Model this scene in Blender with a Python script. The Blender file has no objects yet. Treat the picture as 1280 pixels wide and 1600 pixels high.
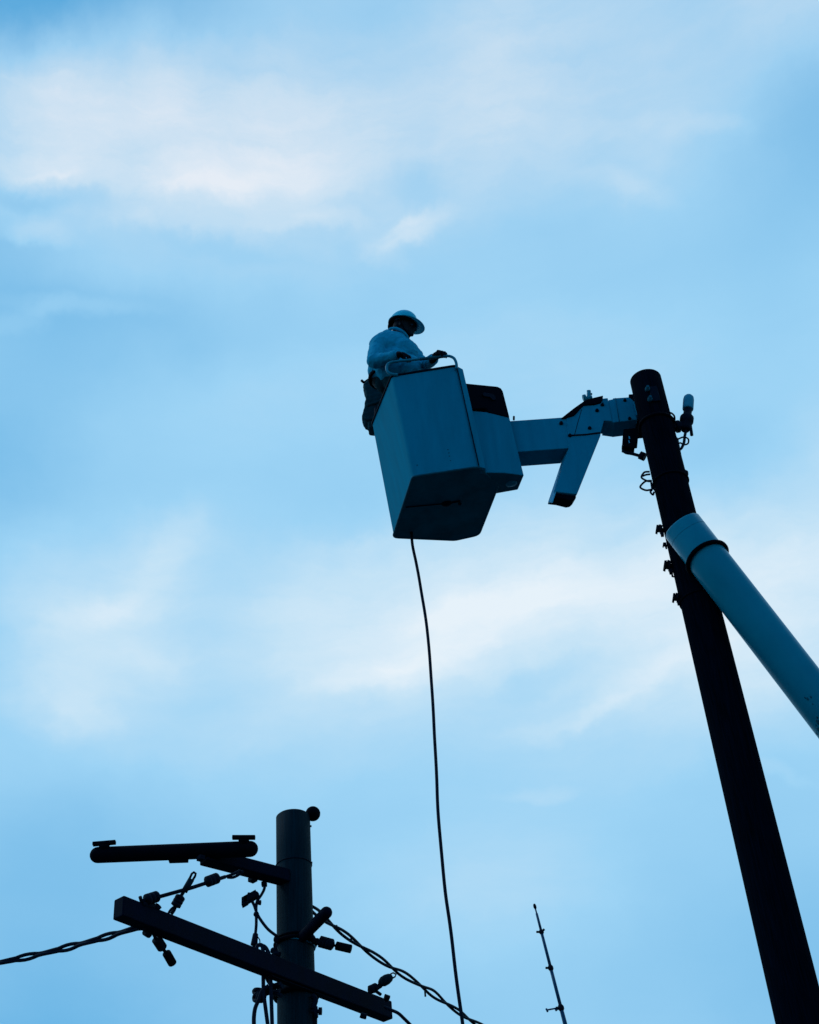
import bpy, bmesh, math, random
from mathutils import Vector as V, Matrix, noise
random.seed(4)
D = bpy.data
C = bpy.context.scene.collection
sc = bpy.context.scene

# ------------------------------------------------------------------ camera
FPX = 2286.0
EL = math.radians(40)
CAM = V((0, 0, 1.6))
_a = 240 / 2724.5
_b = math.sqrt(1 - _a * _a)
FW = V((0, math.cos(EL), math.sin(EL)))
_P = V((0, -math.sin(EL), math.cos(EL)))
_X = V((1, 0, 0))
RT = _X * _b - _P * _a
UP = _P * _b + _X * _a
cam = D.objects.new('camera', D.cameras.new('camera'))
C.objects.link(cam)
cam.matrix_world = Matrix(((RT.x, UP.x, -FW.x, CAM.x), (RT.y, UP.y, -FW.y, CAM.y), (RT.z, UP.z, -FW.z, CAM.z), (0, 0, 0, 1)))
cam.data.sensor_fit = 'VERTICAL'
cam.data.sensor_height = 36
cam.data.lens = 36 * FPX / 1600
cam.data.clip_end = 5000
sc.camera = cam


def ray(x, y):
    return (FW * FPX + RT * (x - 640) + UP * (800 - y)).normalized()


def PY(x, y, Y):            # point on the vertical plane y = Y
    r = ray(x, y)
    return CAM + r * (Y / r.y)


def PZ(x, y, Z):            # point on the level plane z = Z
    r = ray(x, y)
    return CAM + r * ((Z - CAM.z) / r.z)


def PN(x, y, o, n):         # point on any plane
    r = ray(x, y)
    return CAM + r * (((o - CAM) @ n) / (r @ n))


# ------------------------------------------------------------------ world: daylight sky with thin cirrus
SUN_EL, SUN_AZ = math.radians(48), math.radians(-76)     # azimuth measured from +Y towards +X
w = D.worlds.new('World')
sc.world = w
w.use_nodes = True
NT = w.node_tree
NT.nodes.clear()


def nd(t, **k):
    n = NT.nodes.new(t)
    for a, v in k.items():
        setattr(n, a, v)
    return n


def lk(a, b):
    NT.links.new(a, b)


def mth(op, a, b=None, c=None, clamp=False):
    n = nd('ShaderNodeMath', operation=op, use_clamp=clamp)
    for i, v in enumerate((a, b, c)):
        if v is None:
            continue
        if isinstance(v, (int, float)):
            n.inputs[i].default_value = v
        else:
            lk(v, n.inputs[i])
    return n.outputs[0]


def vmt(op, a, b=None, s=None):
    n = nd('ShaderNodeVectorMath', operation=op)
    for i, v in enumerate((a, b)):
        if v is None:
            continue
        if isinstance(v, tuple):
            n.inputs[i].default_value = v
        else:
            lk(v, n.inputs[i])
    if s is not None:
        n.inputs['Scale'].default_value = s
    return n


COSM = 0.77
tc = nd('ShaderNodeTexCoord')
sep = nd('ShaderNodeSeparateXYZ')
nrm = vmt('NORMALIZE', tc.outputs['Generated'])
lk(nrm.outputs[0], sep.inputs[0])
azn = mth('MULTIPLY', mth('ARCTAN2', sep.outputs[0], sep.outputs[1]), COSM)
eln = mth('ARCSINE', sep.outputs[2])
cmb = nd('ShaderNodeCombineXYZ')
lk(azn, cmb.inputs[0])
lk(eln, cmb.inputs[1])
base_uv = cmb.outputs[0]


def uv_of(x, y):
    r = ray(x, y)
    return V((math.atan2(r.x, r.y) * COSM, math.asin(r.z)))


# gentle turbulence of the cloud coordinates
n1 = nd('ShaderNodeTexNoise')
n1.inputs['Scale'].default_value = 9.0
n1.inputs['Detail'].default_value = 5
n1.inputs['Roughness'].default_value = 0.62
lk(base_uv, n1.inputs['Vector'])
w1 = vmt('MULTIPLY_ADD', vmt('SUBTRACT', n1.outputs['Color'], (0.5, 0.5, 0.5)).outputs[0])
w1.inputs[1].default_value = (0.075, 0.05, 0)
lk(base_uv, w1.inputs[2])
n1b = nd('ShaderNodeTexNoise')
n1b.inputs['Scale'].default_value = 34.0
n1b.inputs['Detail'].default_value = 4
n1b.inputs['Roughness'].default_value = 0.6
lk(base_uv, n1b.inputs['Vector'])
w2 = vmt('MULTIPLY_ADD', vmt('SUBTRACT', n1b.outputs['Color'], (0.5, 0.5, 0.5)).outputs[0])
w2.inputs[1].default_value = (0.015, 0.011, 0)
lk(w1.outputs[0], w2.inputs[2])
wuv = w2.outputs[0]


def blob(x, y, rx, ry, ang, amp, acc):
    """soft elongated cloud bank or clearing; place and size given on the photograph, laid in azimuth and elevation"""
    c = uv_of(x, y)
    ca, sa = math.cos(math.radians(ang)), math.sin(math.radians(ang))
    e = 20.0
    du = (uv_of(x + ca * e, y + sa * e) - c) / e
    dv = (uv_of(x - sa * e, y + ca * e) - c) / e
    det = du.x * dv.y - du.y * dv.x
    # inverse rows
    i00, i01, i10, i11 = dv.y / det / rx, -dv.x / det / rx, -du.y / det / ry, du.x / det / ry
    off = vmt('SUBTRACT', wuv, (c.x, c.y, 0)).outputs[0]
    s = vmt('DOT_PRODUCT', off, (i00, i01, 0)).outputs['Value']
    t = vmt('DOT_PRODUCT', off, (i10, i11, 0)).outputs['Value']
    r2 = mth('MULTIPLY_ADD', s, s, mth('MULTIPLY', t, t))
    q = mth('SUBTRACT', 1.0, r2, clamp=True)
    q = mth('MULTIPLY', q, q)
    return mth('MULTIPLY_ADD', q, amp, acc)


# broad veil: a smooth lattice over azimuth and elevation
GU = [-0.42, -0.336, -0.252, -0.168, -0.084, -0.0, 0.084, 0.168, 0.252, 0.336, 0.42]
GV = [0.3318, 0.3983, 0.4648, 0.5313, 0.5978, 0.6643, 0.7308, 0.7974, 0.8639, 0.9304, 0.9969, 1.0634]
SU, SV = 0.1428, 0.1131
GRID = [
    [0.031, -0.019, -0.219, -0.151, -0.046, -0.018, 0.01, -0.055, -0.077, 0.166, 0.0],
    [0.09, 0.227, -0.082, 0.05, -0.054, -0.028, -0.055, -0.044, -0.078, 0.141, -0.0],
    [-0.016, -0.109, -0.161, -0.056, -0.125, 0.22, -0.003, 0.005, 0.01, 0.005, -0.008],
    [0.091, 0.26, 0.012, 0.005, 0.123, -0.263, 0.071, -0.074, 0.029, -0.058, -0.092],
    [0.329, -0.561, 0.177, -0.082, 0.021, 0.371, -0.027, 0.371, 0.289, -0.007, -0.381],
    [0.278, 0.157, 0.105, 0.077, 0.128, 0.056, 0.232, 0.001, -0.156, 0.33, -0.206],
    [-0.021, -0.342, -0.186, -0.026, -0.161, -0.061, -0.177, 0.047, -0.01, -0.046, -0.138],
    [0.119, 0.333, 0.073, 0.079, 0.147, 0.113, 0.148, 0.051, -0.037, 0.051, 0.2],
    [0.011, -0.518, -0.212, -0.238, -0.146, -0.179, -0.078, -0.141, 0.056, -0.203, -0.123],
    [0.12, 0.484, 0.382, 0.241, 0.349, 0.2, 0.165, 0.09, 0.156, -0.037, 0.135],
    [-0.119, -0.545, 0.068, -0.165, 0.108, -0.199, 0.125, 0.02, -0.077, 0.063, 0.108],
    [0.246, -0.001, -0.102, -0.074, 0.034, 0.066, -0.003, 0.063, 0.119, -0.014, 0.008],
]
wsep = nd('ShaderNodeSeparateXYZ')
lk(wuv, wsep.inputs[0])


def bump1(src, c, r):
    t = mth('MULTIPLY_ADD', src, 1 / r, -c / r)
    q = mth('MULTIPLY_ADD', mth('MULTIPLY', t, -1.0), t, 1.0, clamp=True)
    return mth('MULTIPLY', q, q)


KU = [bump1(wsep.outputs[0], c, SU) for c in GU]
acc = 0.34
for row, c in zip(GRID, GV):
    s_ = None
    for a_, ku in zip(row, KU):
        s_ = mth('MULTIPLY', ku, a_) if s_ is None else mth('MULTIPLY_ADD', ku, a_, s_)
    acc = mth('MULTIPLY_ADD', s_, bump1(wsep.outputs[1], c, SV), acc)
# wisps, ridges and clearings
BLOBS = [
    (310, 285, 210, 55, -8, 0.16),
    (60, 255, 110, 36, -3, 0.12),
    (55, 356, 90, 30, 8, 0.16),
    (655, 352, 100, 38, -32, 0.2),
    (120, 482, 170, 26, 4, 0.1),
    (40, 500, 90, 26, -22, 0.07),
    (1090, 200, 120, 32, 8, 0.07),
    (985, 290, 120, 36, 15, 0.08),
    (150, 960, 160, 34, -22, 0.09),
    (265, 850, 90, 70, -60, 0.09),
    (230, 1030, 100, 50, 10, 0.07),
    (620, 1045, 210, 44, -16, 0.14),
    (800, 955, 240, 46, -4, 0.09),
    (1010, 1065, 190, 34, -28, 0.17),
    (870, 1125, 150, 32, -12, 0.09),
    (850, 1062, 140, 34, -12, -0.13),
    (840, 1232, 100, 20, -6, 0.08),
    (1220, 1208, 90, 20, 14, 0.06),
    (120, 1115, 80, 44, 20, 0.08),
    (640, 290, 110, 46, 0, -0.12),
    (20, 305, 90, 22, 12, -0.14),
    (210, 345, 80, 26, 14, 0.08),
    (1230, 880, 80, 60, -40, 0.08),
    (560, 850, 100, 26, -8, 0.06),
    (450, 335, 150, 34, 10, 0.08),
    (100, 110, 60, 90, -20, 0.08),
    (250, 150, 60, 110, 15, 0.06),
    (330, 170, 40, 90, 25, -0.05),
    (190, 120, 30, 80, -10, -0.05),
    (330, 312, 120, 32, -10, 0.077),
    (200, 330, 60, 22, 20, 0.055),
    (520, 345, 110, 25, 12, 0.066),
    (600, 395, 90, 28, 18, 0.066),
    (640, 370, 60, 19, -30, 0.066),
    (90, 275, 90, 22, 6, 0.066),
    (900, 270, 120, 32, 14, 0.044),
    (700, 960, 120, 25, -20, 0.055),
    (560, 1060, 110, 22, -14, 0.066),
    (760, 1000, 130, 28, -8, 0.044),
    (1000, 1075, 90, 16, -30, 0.055),
    (930, 1110, 90, 16, -24, 0.055),
    (1100, 880, 70, 38, -50, 0.044),
    (180, 950, 70, 19, -24, 0.03),
    (700, 1005, 330, 90, -10, 0.1),
    (900, 945, 320, 80, -5, 0.09),
    (330, 285, 230, 70, -8, 0.1),
    (40, 600, 200, 120, 0, -0.05),
    (1180, 960, 150, 80, -10, 0.05),
    (150, 1010, 260, 170, -10, 0.13),
    (250, 880, 160, 110, -40, 0.08),
    (90, 1090, 200, 90, 5, 0.08),
    (200, 420, 300, 80, 0, 0.05),
    (330, 1150, 260, 60, -5, 0.07),
    (310, 345, 240, 30, 6, 0.07),
    (140, 312, 170, 26, 8, -0.12),
    (360, 392, 170, 28, 10, -0.07),
    (300, 300, 150, 22, -10, 0.12),
    (60, 268, 80, 12, -4, 0.1),
    (640, 345, 60, 12, -34, 0.1),
    (145, 430, 200, 60, 0, 0.04),
    (450, 950, 160, 60, -10, 0.05),
    (380, 1040, 160, 60, -10, 0.06),
    (260, 460, 420, 130, 0, 0.05),
]
for bl in BLOBS:
    acc = blob(*bl, acc)
# brushed streaks
mp = nd('ShaderNodeMapping')
mp.inputs['Rotation'].default_value = (0, 0, math.radians(-14))
mp.inputs['Scale'].default_value = (2.6, 9.0, 1)
lk(wuv, mp.inputs[0])
n2 = nd('ShaderNodeTexNoise')
n2.inputs['Scale'].default_value = 3.4
n2.inputs['Detail'].default_value = 7
n2.inputs['Roughness'].default_value = 0.64
lk(mp.outputs[0], n2.inputs['Vector'])
n3 = nd('ShaderNodeTexNoise')
n3.inputs['Scale'].default_value = 20
n3.inputs['Detail'].default_value = 4
n3.inputs['Roughness'].default_value = 0.5
lk(wuv, n3.inputs['Vector'])
# the high cloud is a little greyer than the low one
gh = nd('ShaderNodeMapRange', interpolation_type='SMOOTHSTEP')
lk(eln, gh.inputs[0])
gh.inputs[1].default_value = 0.78
gh.inputs[2].default_value = 0.98
mp4 = nd('ShaderNodeMapping')
mp4.inputs['Rotation'].default_value = (0, 0, math.radians(-72))
mp4.inputs['Scale'].default_value = (2.0, 15.0, 1)
lk(wuv, mp4.inputs[0])
n4 = nd('ShaderNodeTexNoise')
n4.inputs['Scale'].default_value = 3.0
n4.inputs['Detail'].default_value = 6
n4.inputs['Roughness'].default_value = 0.6
lk(mp4.outputs[0], n4.inputs['Vector'])
st = mth('ADD', mth('MULTIPLY', mth('SUBTRACT', n2.outputs[0], 0.5), 0.75), mth('MULTIPLY', mth('SUBTRACT', n3.outputs[0], 0.5), 0.30))
st = mth('ADD', st, mth('MULTIPLY', mth('MULTIPLY', mth('SUBTRACT', n4.outputs[0], 0.5), 0.75), gh.outputs[0]))
thick = mth('MULTIPLY_ADD', acc, 2.0, -0.6, clamp=True)
dens = mth('MULTIPLY_ADD', st, mth('MULTIPLY_ADD', thick, 0.62, 0.045), acc)
# clouds thin out away to the sides and behind the viewer
cr = nd('ShaderNodeValToRGB')
els = cr.color_ramp.elements
els[0].position = 0.0
els[0].color = (0.115, 0.43, 0.76, 1)
els[1].position = 1.0
els[1].color = (0.79, 0.885, 0.96, 1)
for p, c in ((0.34, (0.335, 0.65, 0.91, 1)), (0.62, (0.55, 0.765, 0.925, 1))):
    e_ = els.new(p)
    e_.color = c
lk(dens, cr.inputs[0])
sky = nd('ShaderNodeTexSky', sky_type='NISHITA')
sky.sun_disc = False
sky.sun_elevation = SUN_EL
sky.sun_rotation = SUN_AZ
sky.dust_density = 0.6
skyg = vmt('MULTIPLY', sky.outputs[0], (0.42, 0.9, 1.25)).outputs[0]
gt = nd('ShaderNodeMix', data_type='RGBA')
lk(gh.outputs[0], gt.inputs[0])
gt.inputs[6].default_value = (1, 1, 1, 1)
gt.inputs[7].default_value = (0.99, 0.945, 0.955, 1)
veil = vmt('SCALE', vmt('MULTIPLY', cr.outputs[0], gt.outputs[2]).outputs[0], s=10.0).outputs[0]
# the cloud veil covers the half of the sky ahead and fades towards the back
front = nd('ShaderNodeMapRange', interpolation_type='SMOOTHSTEP')
lk(sep.outputs[1], front.inputs[0])
front.inputs[1].default_value = -0.35
front.inputs[2].default_value = 0.25
front.inputs[3].default_value = 0.0
front.inputs[4].default_value = 1.0
mx = nd('ShaderNodeMix', data_type='RGBA')
lk(front.outputs[0], mx.inputs[0])
lk(vmt('SCALE', skyg, s=1.6).outputs[0], mx.inputs[6])
lk(veil, mx.inputs[7])
bg = nd('ShaderNodeBackground')
bg.inputs[1].default_value = 0.1
lk(mx.outputs[2], bg.inputs[0])
wo = nd('ShaderNodeOutputWorld')
lk(bg.outputs[0], wo.inputs[0])

# ------------------------------------------------------------------ sun (veiled, ahead and to the left)
sl = D.lights.new('sun', 'SUN')
sl.energy = 0.5
sl.angle = math.radians(12)
sl.color = (0.75, 0.9, 1.0)
so = D.objects.new('sun', sl)
C.objects.link(so)
sdir = V((math.sin(SUN_AZ) * math.cos(SUN_EL), math.cos(SUN_AZ) * math.cos(SUN_EL), math.sin(SUN_EL)))
so.rotation_euler = sdir.to_track_quat('Z', 'Y').to_euler()
so.location = (0, 0, 30)
sc.view_settings.view_transform = 'Standard'
sc.view_settings.look = 'None'
sc.view_settings.exposure = 0
sc.view_settings.gamma = 1


# ------------------------------------------------------------------ materials
def mat(name, col, rough=0.6, metal=0.0, spec=0.3, var=0.15, scale=8.0, bump=0.0, stretch=(1, 1, 1), streak=0.0):
    m = D.materials.new(name)
    m.use_nodes = True
    t = m.node_tree
    b = t.nodes['Principled BSDF']
    b.inputs['Metallic'].default_value = metal
    b.inputs['Specular IOR Level'].default_value = spec
    b.inputs['Specular Tint'].default_value = (0.35, 0.75, 1, 1)
    co = t.nodes.new('ShaderNodeTexCoord')
    ma = t.nodes.new('ShaderNodeMapping')
    ma.inputs['Scale'].default_value = stretch
    n = t.nodes.new('ShaderNodeTexNoise')
    n.inputs['Scale'].default_value = scale
    n.inputs['Detail'].default_value = 6
    n.inputs['Roughness'].default_value = 0.65
    t.links.new(co.outputs['Object'], ma.inputs[0])
    t.links.new(ma.outputs[0], n.inputs['Vector'])
    r = t.nodes.new('ShaderNodeValToRGB')
    r.color_ramp.elements[0].position = 0.32
    r.color_ramp.elements[1].position = 0.68
    r.color_ramp.elements[0].color = tuple(c * (1 - var) for c in col) + (1,)
    r.color_ramp.elements[1].color = tuple(min(1, c * (1 + var)) for c in col) + (1,)
    t.links.new(n.outputs[0], r.inputs[0])
    t.links.new(r.outputs[0], b.inputs['Base Color'])
    mr = t.nodes.new('ShaderNodeMapRange')
    mr.inputs[3].default_value = max(0, rough - 0.1)
    mr.inputs[4].default_value = min(1, rough + 0.1)
    t.links.new(n.outputs[0], mr.inputs[0])
    t.links.new(mr.outputs[0], b.inputs['Roughness'])
    if bump:
        bp = t.nodes.new('ShaderNodeBump')
        bp.inputs['Strength'].default_value = bump
        bp.inputs['Distance'].default_value = 0.01
        t.links.new(n.outputs[0], bp.inputs['Height'])
        t.links.new(bp.outputs[0], b.inputs['Normal'])
    return m


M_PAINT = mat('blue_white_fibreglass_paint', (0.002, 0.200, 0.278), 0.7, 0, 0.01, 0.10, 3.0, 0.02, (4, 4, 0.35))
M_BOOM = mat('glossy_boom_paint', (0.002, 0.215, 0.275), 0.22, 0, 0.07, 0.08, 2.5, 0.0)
M_FLANGE = mat('pale_skylit_paint', (0.09, 0.42, 0.55), 0.6, 0, 0.1, 0.08, 6)  # leg paint made paler: skylight on its left flank put into the colour
M_UNDER = mat('shaded_underside_dark_parts', (0.003, 0.085, 0.11), 0.7, 0, 0.12, 0.3, 5.0)  # darkened paint: shade of the undersides put into the colour; also small dark parts
M_PALE = mat('pale_cap_plastic', (0.03, 0.24, 0.32), 0.6, 0, 0.1, 0.08, 20)
M_WOOD = mat('tarred_pole_wood', (0.0004, 0.0026, 0.006), 0.9, 0, 0.01, 0.6, 18.0, 0.35, (5, 5, 0.25))
M_WOOD2 = mat('weathered_pole_wood', (0.001, 0.012, 0.016), 0.7, 0, 0.08, 0.5, 16.0, 0.4, (6, 6, 0.22))
M_BEAM = mat('painted_steel_crossarm', (0.0006, 0.0025, 0.009), 0.7, 0, 0.05, 0.4, 9.0, 0.05)
M_BLACK = mat('black_rubber', (0.0006, 0.0015, 0.004), 0.8, 0, 0.04, 0.3, 12.0)
M_STEEL = mat('dark_galvanised_hardware', (0.001, 0.005, 0.011), 0.7, 0, 0.08, 0.4, 30.0)
M_CABLE = mat('cable_sheath', (0.0012, 0.006, 0.014), 0.7, 0, 0.12, 0.3, 30.0)
M_RAIL = mat('handrail_tube', (0.004, 0.18, 0.23), 0.4, 0, 0.15, 0.1, 20.0)
M_SHIRT = mat('light_blue_work_shirt', (0.005, 0.28, 0.39), 0.9, 0, 0.1, 0.12, 14.0, 0.15)
M_TROUSER = mat('dark_work_trousers', (0.003, 0.03, 0.035), 0.9, 0, 0.05, 0.25, 14.0, 0.1)
M_CANVAS = mat('dark_canvas', (0.003, 0.035, 0.042), 0.9, 0, 0.05, 0.3, 22.0, 0.2)
M_HELMET = mat('white_helmet_shell', (0.008, 0.46, 0.56), 0.45, 0, 0.10, 0.05, 20.0)
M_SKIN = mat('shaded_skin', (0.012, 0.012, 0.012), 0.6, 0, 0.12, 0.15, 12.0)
M_GLOVE = mat('dark_work_glove', (0.006, 0.005, 0.009), 0.8, 0, 0.08, 0.2, 25.0)
M_HAIR = mat('black_hair', (0.002, 0.003, 0.005), 0.7, 0, 0.08, 0.2, 60.0)
M_GROUND = mat('asphalt', (0.015, 0.07, 0.085), 0.9, 0, 0.1, 0.3, 1.5)


# ------------------------------------------------------------------ mesh helpers (all in world coordinates)
def frame(t):
    t = t.normalized()
    a = V((0, 0, 1)) if abs(t.z) < 0.9 else V((1, 0, 0))
    u = t.cross(a).normalized()
    return u, t.cross(u).normalized()


def smooth_path(pts, n=6):
    """smooth curve through unevenly spaced points, tangents scaled to each segment so that it never doubles back"""
    pts = [V(p) for p in pts]
    if len(pts) < 3:
        return pts
    d = [max((b - a).length, 1e-6) for a, b in zip(pts, pts[1:])]
    T = []
    for i in range(len(pts)):
        if i == 0:
            T.append((pts[1] - pts[0]) / d[0])
        elif i == len(pts) - 1:
            T.append((pts[-1] - pts[-2]) / d[-1])
        else:
            a, b = (pts[i] - pts[i - 1]) / d[i - 1], (pts[i + 1] - pts[i]) / d[i]
            T.append((a * d[i] + b * d[i - 1]) / (d[i] + d[i - 1]))
    out = []
    for i in range(len(pts) - 1):
        p0, p1, m0, m1 = pts[i], pts[i + 1], T[i] * d[i], T[i + 1] * d[i]
        for k in range(n):
            t = k / n
            out.append(p0 * (2 * t ** 3 - 3 * t * t + 1) + m0 * (t ** 3 - 2 * t * t + t) + p1 * (3 * t * t - 2 * t ** 3) + m1 * (t ** 3 - t * t))
    out.append(pts[-1])
    return out


def tube(bm, pts, r, seg=10, smooth=0, closed=False):
    if smooth:
        pts = smooth_path(pts, smooth)
    n = len(pts)
    rs = r if isinstance(r, (list, tuple)) else [r] * n
    if len(rs) != n:
        rs = [rs[0] + (rs[-1] - rs[0]) * i / (n - 1) for i in range(n)]
    tan = []
    for i in range(n):
        a = pts[i - 1] if (i > 0 or closed) else pts[i]
        b = pts[(i + 1) % n] if (i < n - 1 or closed) else pts[i]
        tan.append((b - a).normalized())
    u, v = frame(tan[0])
    rings = []
    for i in range(n):
        u = (u - tan[i] * u.dot(tan[i])).normalized()
        v = tan[i].cross(u)
        rings.append([bm.verts.new(pts[i] + (u * math.cos(2 * math.pi * k / seg) + v * math.sin(2 * math.pi * k / seg)) * rs[i]) for k in range(seg)])
    m = n if closed else n - 1
    for i in range(m):
        A, B = rings[i], rings[(i + 1) % n]
        for k in range(seg):
            f = bm.faces.new((A[k], A[(k + 1) % seg], B[(k + 1) % seg], B[k]))
            f.smooth = True
    if not closed:
        bm.faces.new(rings[0][::-1])
        bm.faces.new(rings[-1])
    return bm


def cyl(bm, p0, p1, r0, r1=None, seg=16):
    return tube(bm, [V(p0), V(p1)], [r0, r1 if r1 is not None else r0], seg)


def lathe(bm, p0, p1, prof, seg=16):
    p0, p1 = V(p0), V(p1)
    pts = [p0.lerp(p1, t) for t, r in prof]
    u, v = frame(p1 - p0)
    rings = [[bm.verts.new(p + (u * math.cos(2 * math.pi * k / seg) + v * math.sin(2 * math.pi * k / seg)) * max(r, 0.0005)) for k in range(seg)] for p, (t, r) in zip(pts, prof)]
    for A, B in zip(rings, rings[1:]):
        for k in range(seg):
            f = bm.faces.new((A[k], A[(k + 1) % seg], B[(k + 1) % seg], B[k]))
            f.smooth = True
    bm.faces.new(rings[0][::-1])
    bm.faces.new(rings[-1])
    return bm


def box(bm, c, ax, ay, az, sx, sy, sz):
    c = V(c)
    vs = []
    for k in (-1, 1):
        for j, i in ((-1, -1), (-1, 1), (1, 1), (1, -1)):
            vs.append(bm.verts.new(c + ax * (i * sx / 2) + ay * (j * sy / 2) + az * (k * sz / 2)))
    for f in ((3, 2, 1, 0), (4, 5, 6, 7), (0, 1, 5, 4), (1, 2, 6, 5), (2, 3, 7, 6), (3, 0, 4, 7)):
        bm.faces.new([vs[i] for i in f])
    return bm


def bar(bm, p0, p1, wdt, hgt, up=V((0, 0, 1))):
    p0, p1 = V(p0), V(p1)
    t = (p1 - p0).normalized()
    s = t.cross(up).normalized()
    u = s.cross(t)
    return box(bm, (p0 + p1) / 2, t, s, u, (p1 - p0).length, wdt, hgt)


def prism(bm, poly, ext):
    a = [bm.verts.new(V(p)) for p in poly]
    b = [bm.verts.new(V(p) + ext) for p in poly]
    bm.faces.new(a)
    bm.faces.new(b[::-1])
    n = len(a)
    for i in range(n):
        bm.faces.new((a[i], b[i], b[(i + 1) % n], a[(i + 1) % n]))
    bmesh.ops.recalc_face_normals(bm, faces=bm.faces)
    return bm


def loft(bm, lo, hi, capl=True, caph=True):
    a = [bm.verts.new(V(p)) for p in lo]
    b = [bm.verts.new(V(p)) for p in hi]
    n = len(a)
    if capl:
        bm.faces.new(a[::-1])
    if caph:
        bm.faces.new(b)
    for i in range(n):
        bm.faces.new((a[i], a[(i + 1) % n], b[(i + 1) % n], b[i]))
    bmesh.ops.recalc_face_normals(bm, faces=bm.faces)
    return bm


def ell(bm, c, ax, ay, az, rx, ry, rz, nu=18, nv=12):
    c = V(c)
    rings = []
    top = bm.verts.new(c + az * rz)
    bot = bm.verts.new(c - az * rz)
    for i in range(1, nv):
        th = math.pi * i / nv
        rings.append([bm.verts.new(c + ax * (rx * math.sin(th) * math.cos(2 * math.pi * k / nu)) + ay * (ry * math.sin(th) * math.sin(2 * math.pi * k / nu)) + az * (rz * math.cos(th))) for k in range(nu)])
    for A, B in zip(rings, rings[1:]):
        for k in range(nu):
            f = bm.faces.new((A[k], B[k], B[(k + 1) % nu], A[(k + 1) % nu]))
            f.smooth = True
    for k in range(nu):
        bm.faces.new((top, rings[0][k], rings[0][(k + 1) % nu])).smooth = True
        bm.faces.new((bot, rings[-1][(k + 1) % nu], rings[-1][k])).smooth = True
    return bm


def capsule(bm, p0, p1, r0, r1, seg=14):
    p0, p1 = V(p0), V(p1)
    t = (p1 - p0)
    L = t.length
    t.normalize()
    pts, rs = [], []
    for k in range(6):
        a = math.pi / 2 * (1 - k / 5)
        pts.append(p0 - t * (r0 * math.sin(a)))
        rs.append(max(r0 * math.cos(a), 0.001))
    for k in range(6):
        a = math.pi / 2 * (k / 5)
        pts.append(p1 + t * (r1 * math.sin(a)))
        rs.append(max(r1 * math.cos(a), 0.001))
    return tube(bm, pts, rs, seg)


AX, AY, AZ = V((1, 0, 0)), V((0, 1, 0)), V((0, 0, 1))


def clusters(bm):
    """faces of a bmesh grouped into bodies that touch"""
    seen, isl = set(), []
    for v in bm.verts:
        if v in seen:
            continue
        st_, grp = [v], []
        seen.add(v)
        while st_:
            q = st_.pop()
            grp.append(q)
            for e in q.link_edges:
                o = e.other_vert(q)
                if o not in seen:
                    seen.add(o)
                    st_.append(o)
        isl.append(grp)
    boxes = [([min(v.co[i] for v in g) - .002 for i in range(3)], [max(v.co[i] for v in g) + .002 for i in range(3)]) for g in isl]
    lab = list(range(len(isl)))
    for i in range(len(isl)):
        for j in range(i):
            if all(boxes[i][0][k] <= boxes[j][1][k] and boxes[j][0][k] <= boxes[i][1][k] for k in range(3)):
                a, b = lab[i], lab[j]
                lab = [b if l == a else l for l in lab]
    return [[v for g, l in zip(isl, lab) if l == L for v in g] for L in sorted(set(lab))]


def objs(name, bm, m, parent=None, bevel=0.0):
    """as obj(), but bodies that do not touch become objects of their own"""
    groups = clusters(bm)
    out = []
    for g in groups:
        keep = set(g)
        b2 = bmesh.new()
        mp_ = {v: b2.verts.new(v.co) for v in g}
        for f in bm.faces:
            if f.verts[0] in keep:
                nf = b2.faces.new([mp_[v] for v in f.verts])
                nf.smooth = f.smooth
        out.append(obj(name, b2, m, parent, bevel))
    bm.free()
    return out[0]


def obj(name, bm, m, parent=None, bevel=0.0, label=None, orig=None, bseg=2):
    """one mesh object; vertices are given in world space and moved into the space of the parent"""
    o_ = V((0, 0, 0))
    r = parent
    while r is not None:
        if r.parent is None:
            o_ = r.location.copy()
        r = r.parent
    if orig is not None and parent is None:
        o_ = V(orig)
    bmesh.ops.translate(bm, verts=bm.verts, vec=-o_)
    me = D.meshes.new(name)
    bm.to_mesh(me)
    bm.free()
    ms = m if isinstance(m, (list, tuple)) else [m]
    for q in ms:
        me.materials.append(q)
    o = D.objects.new(name, me)
    C.objects.link(o)
    if parent is not None:
        o.parent = parent
    elif orig is not None:
        o.location = o_
    if bevel:
        md = o.modifiers.new('bevel', 'BEVEL')
        md.width = bevel
        md.segments = bseg
        md.limit_method = 'ANGLE'
        md.angle_limit = math.radians(35)
    if label:
        o['label'] = label
    return o


def organic(o, voxel, smooth=6, amp=0.0, freq=9.0):
    """fuse the pieces of a body or garment into one continuous surface"""
    md = o.modifiers.new('fuse', 'REMESH')
    md.mode = 'VOXEL'
    md.voxel_size = voxel
    md.use_smooth_shade = True
    s = o.modifiers.new('soften', 'SMOOTH')
    s.factor = 0.6
    s.iterations = smooth
    dg = bpy.context.evaluated_depsgraph_get()
    dg.update()
    me = D.meshes.new_from_object(o.evaluated_get(dg))
    o.modifiers.clear()
    old = o.data
    o.data = me
    D.meshes.remove(old)
    if amp:
        for v in me.vertices:
            p = v.co * freq
            d = noise.noise(V((p.x, p.y, p.z * 1.7))) + 0.5 * noise.noise(V((p.x * 2.3, p.y * 2.3, p.z * 4)))
            v.co += v.normal * (d * amp)
    for p in me.polygons:
        p.use_smooth = True
    return o


def empty(name, loc, label, cat, group=None):
    o = D.objects.new(name, None)
    C.objects.link(o)
    o.location = loc
    o.empty_display_size = 0.2
    tag(o, label, cat, group)
    return o


def tag(o, label, cat, group=None):
    o['label'] = label
    o['category'] = cat
    if group:
        o['group'] = group
    return o


B = bmesh.new

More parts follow.
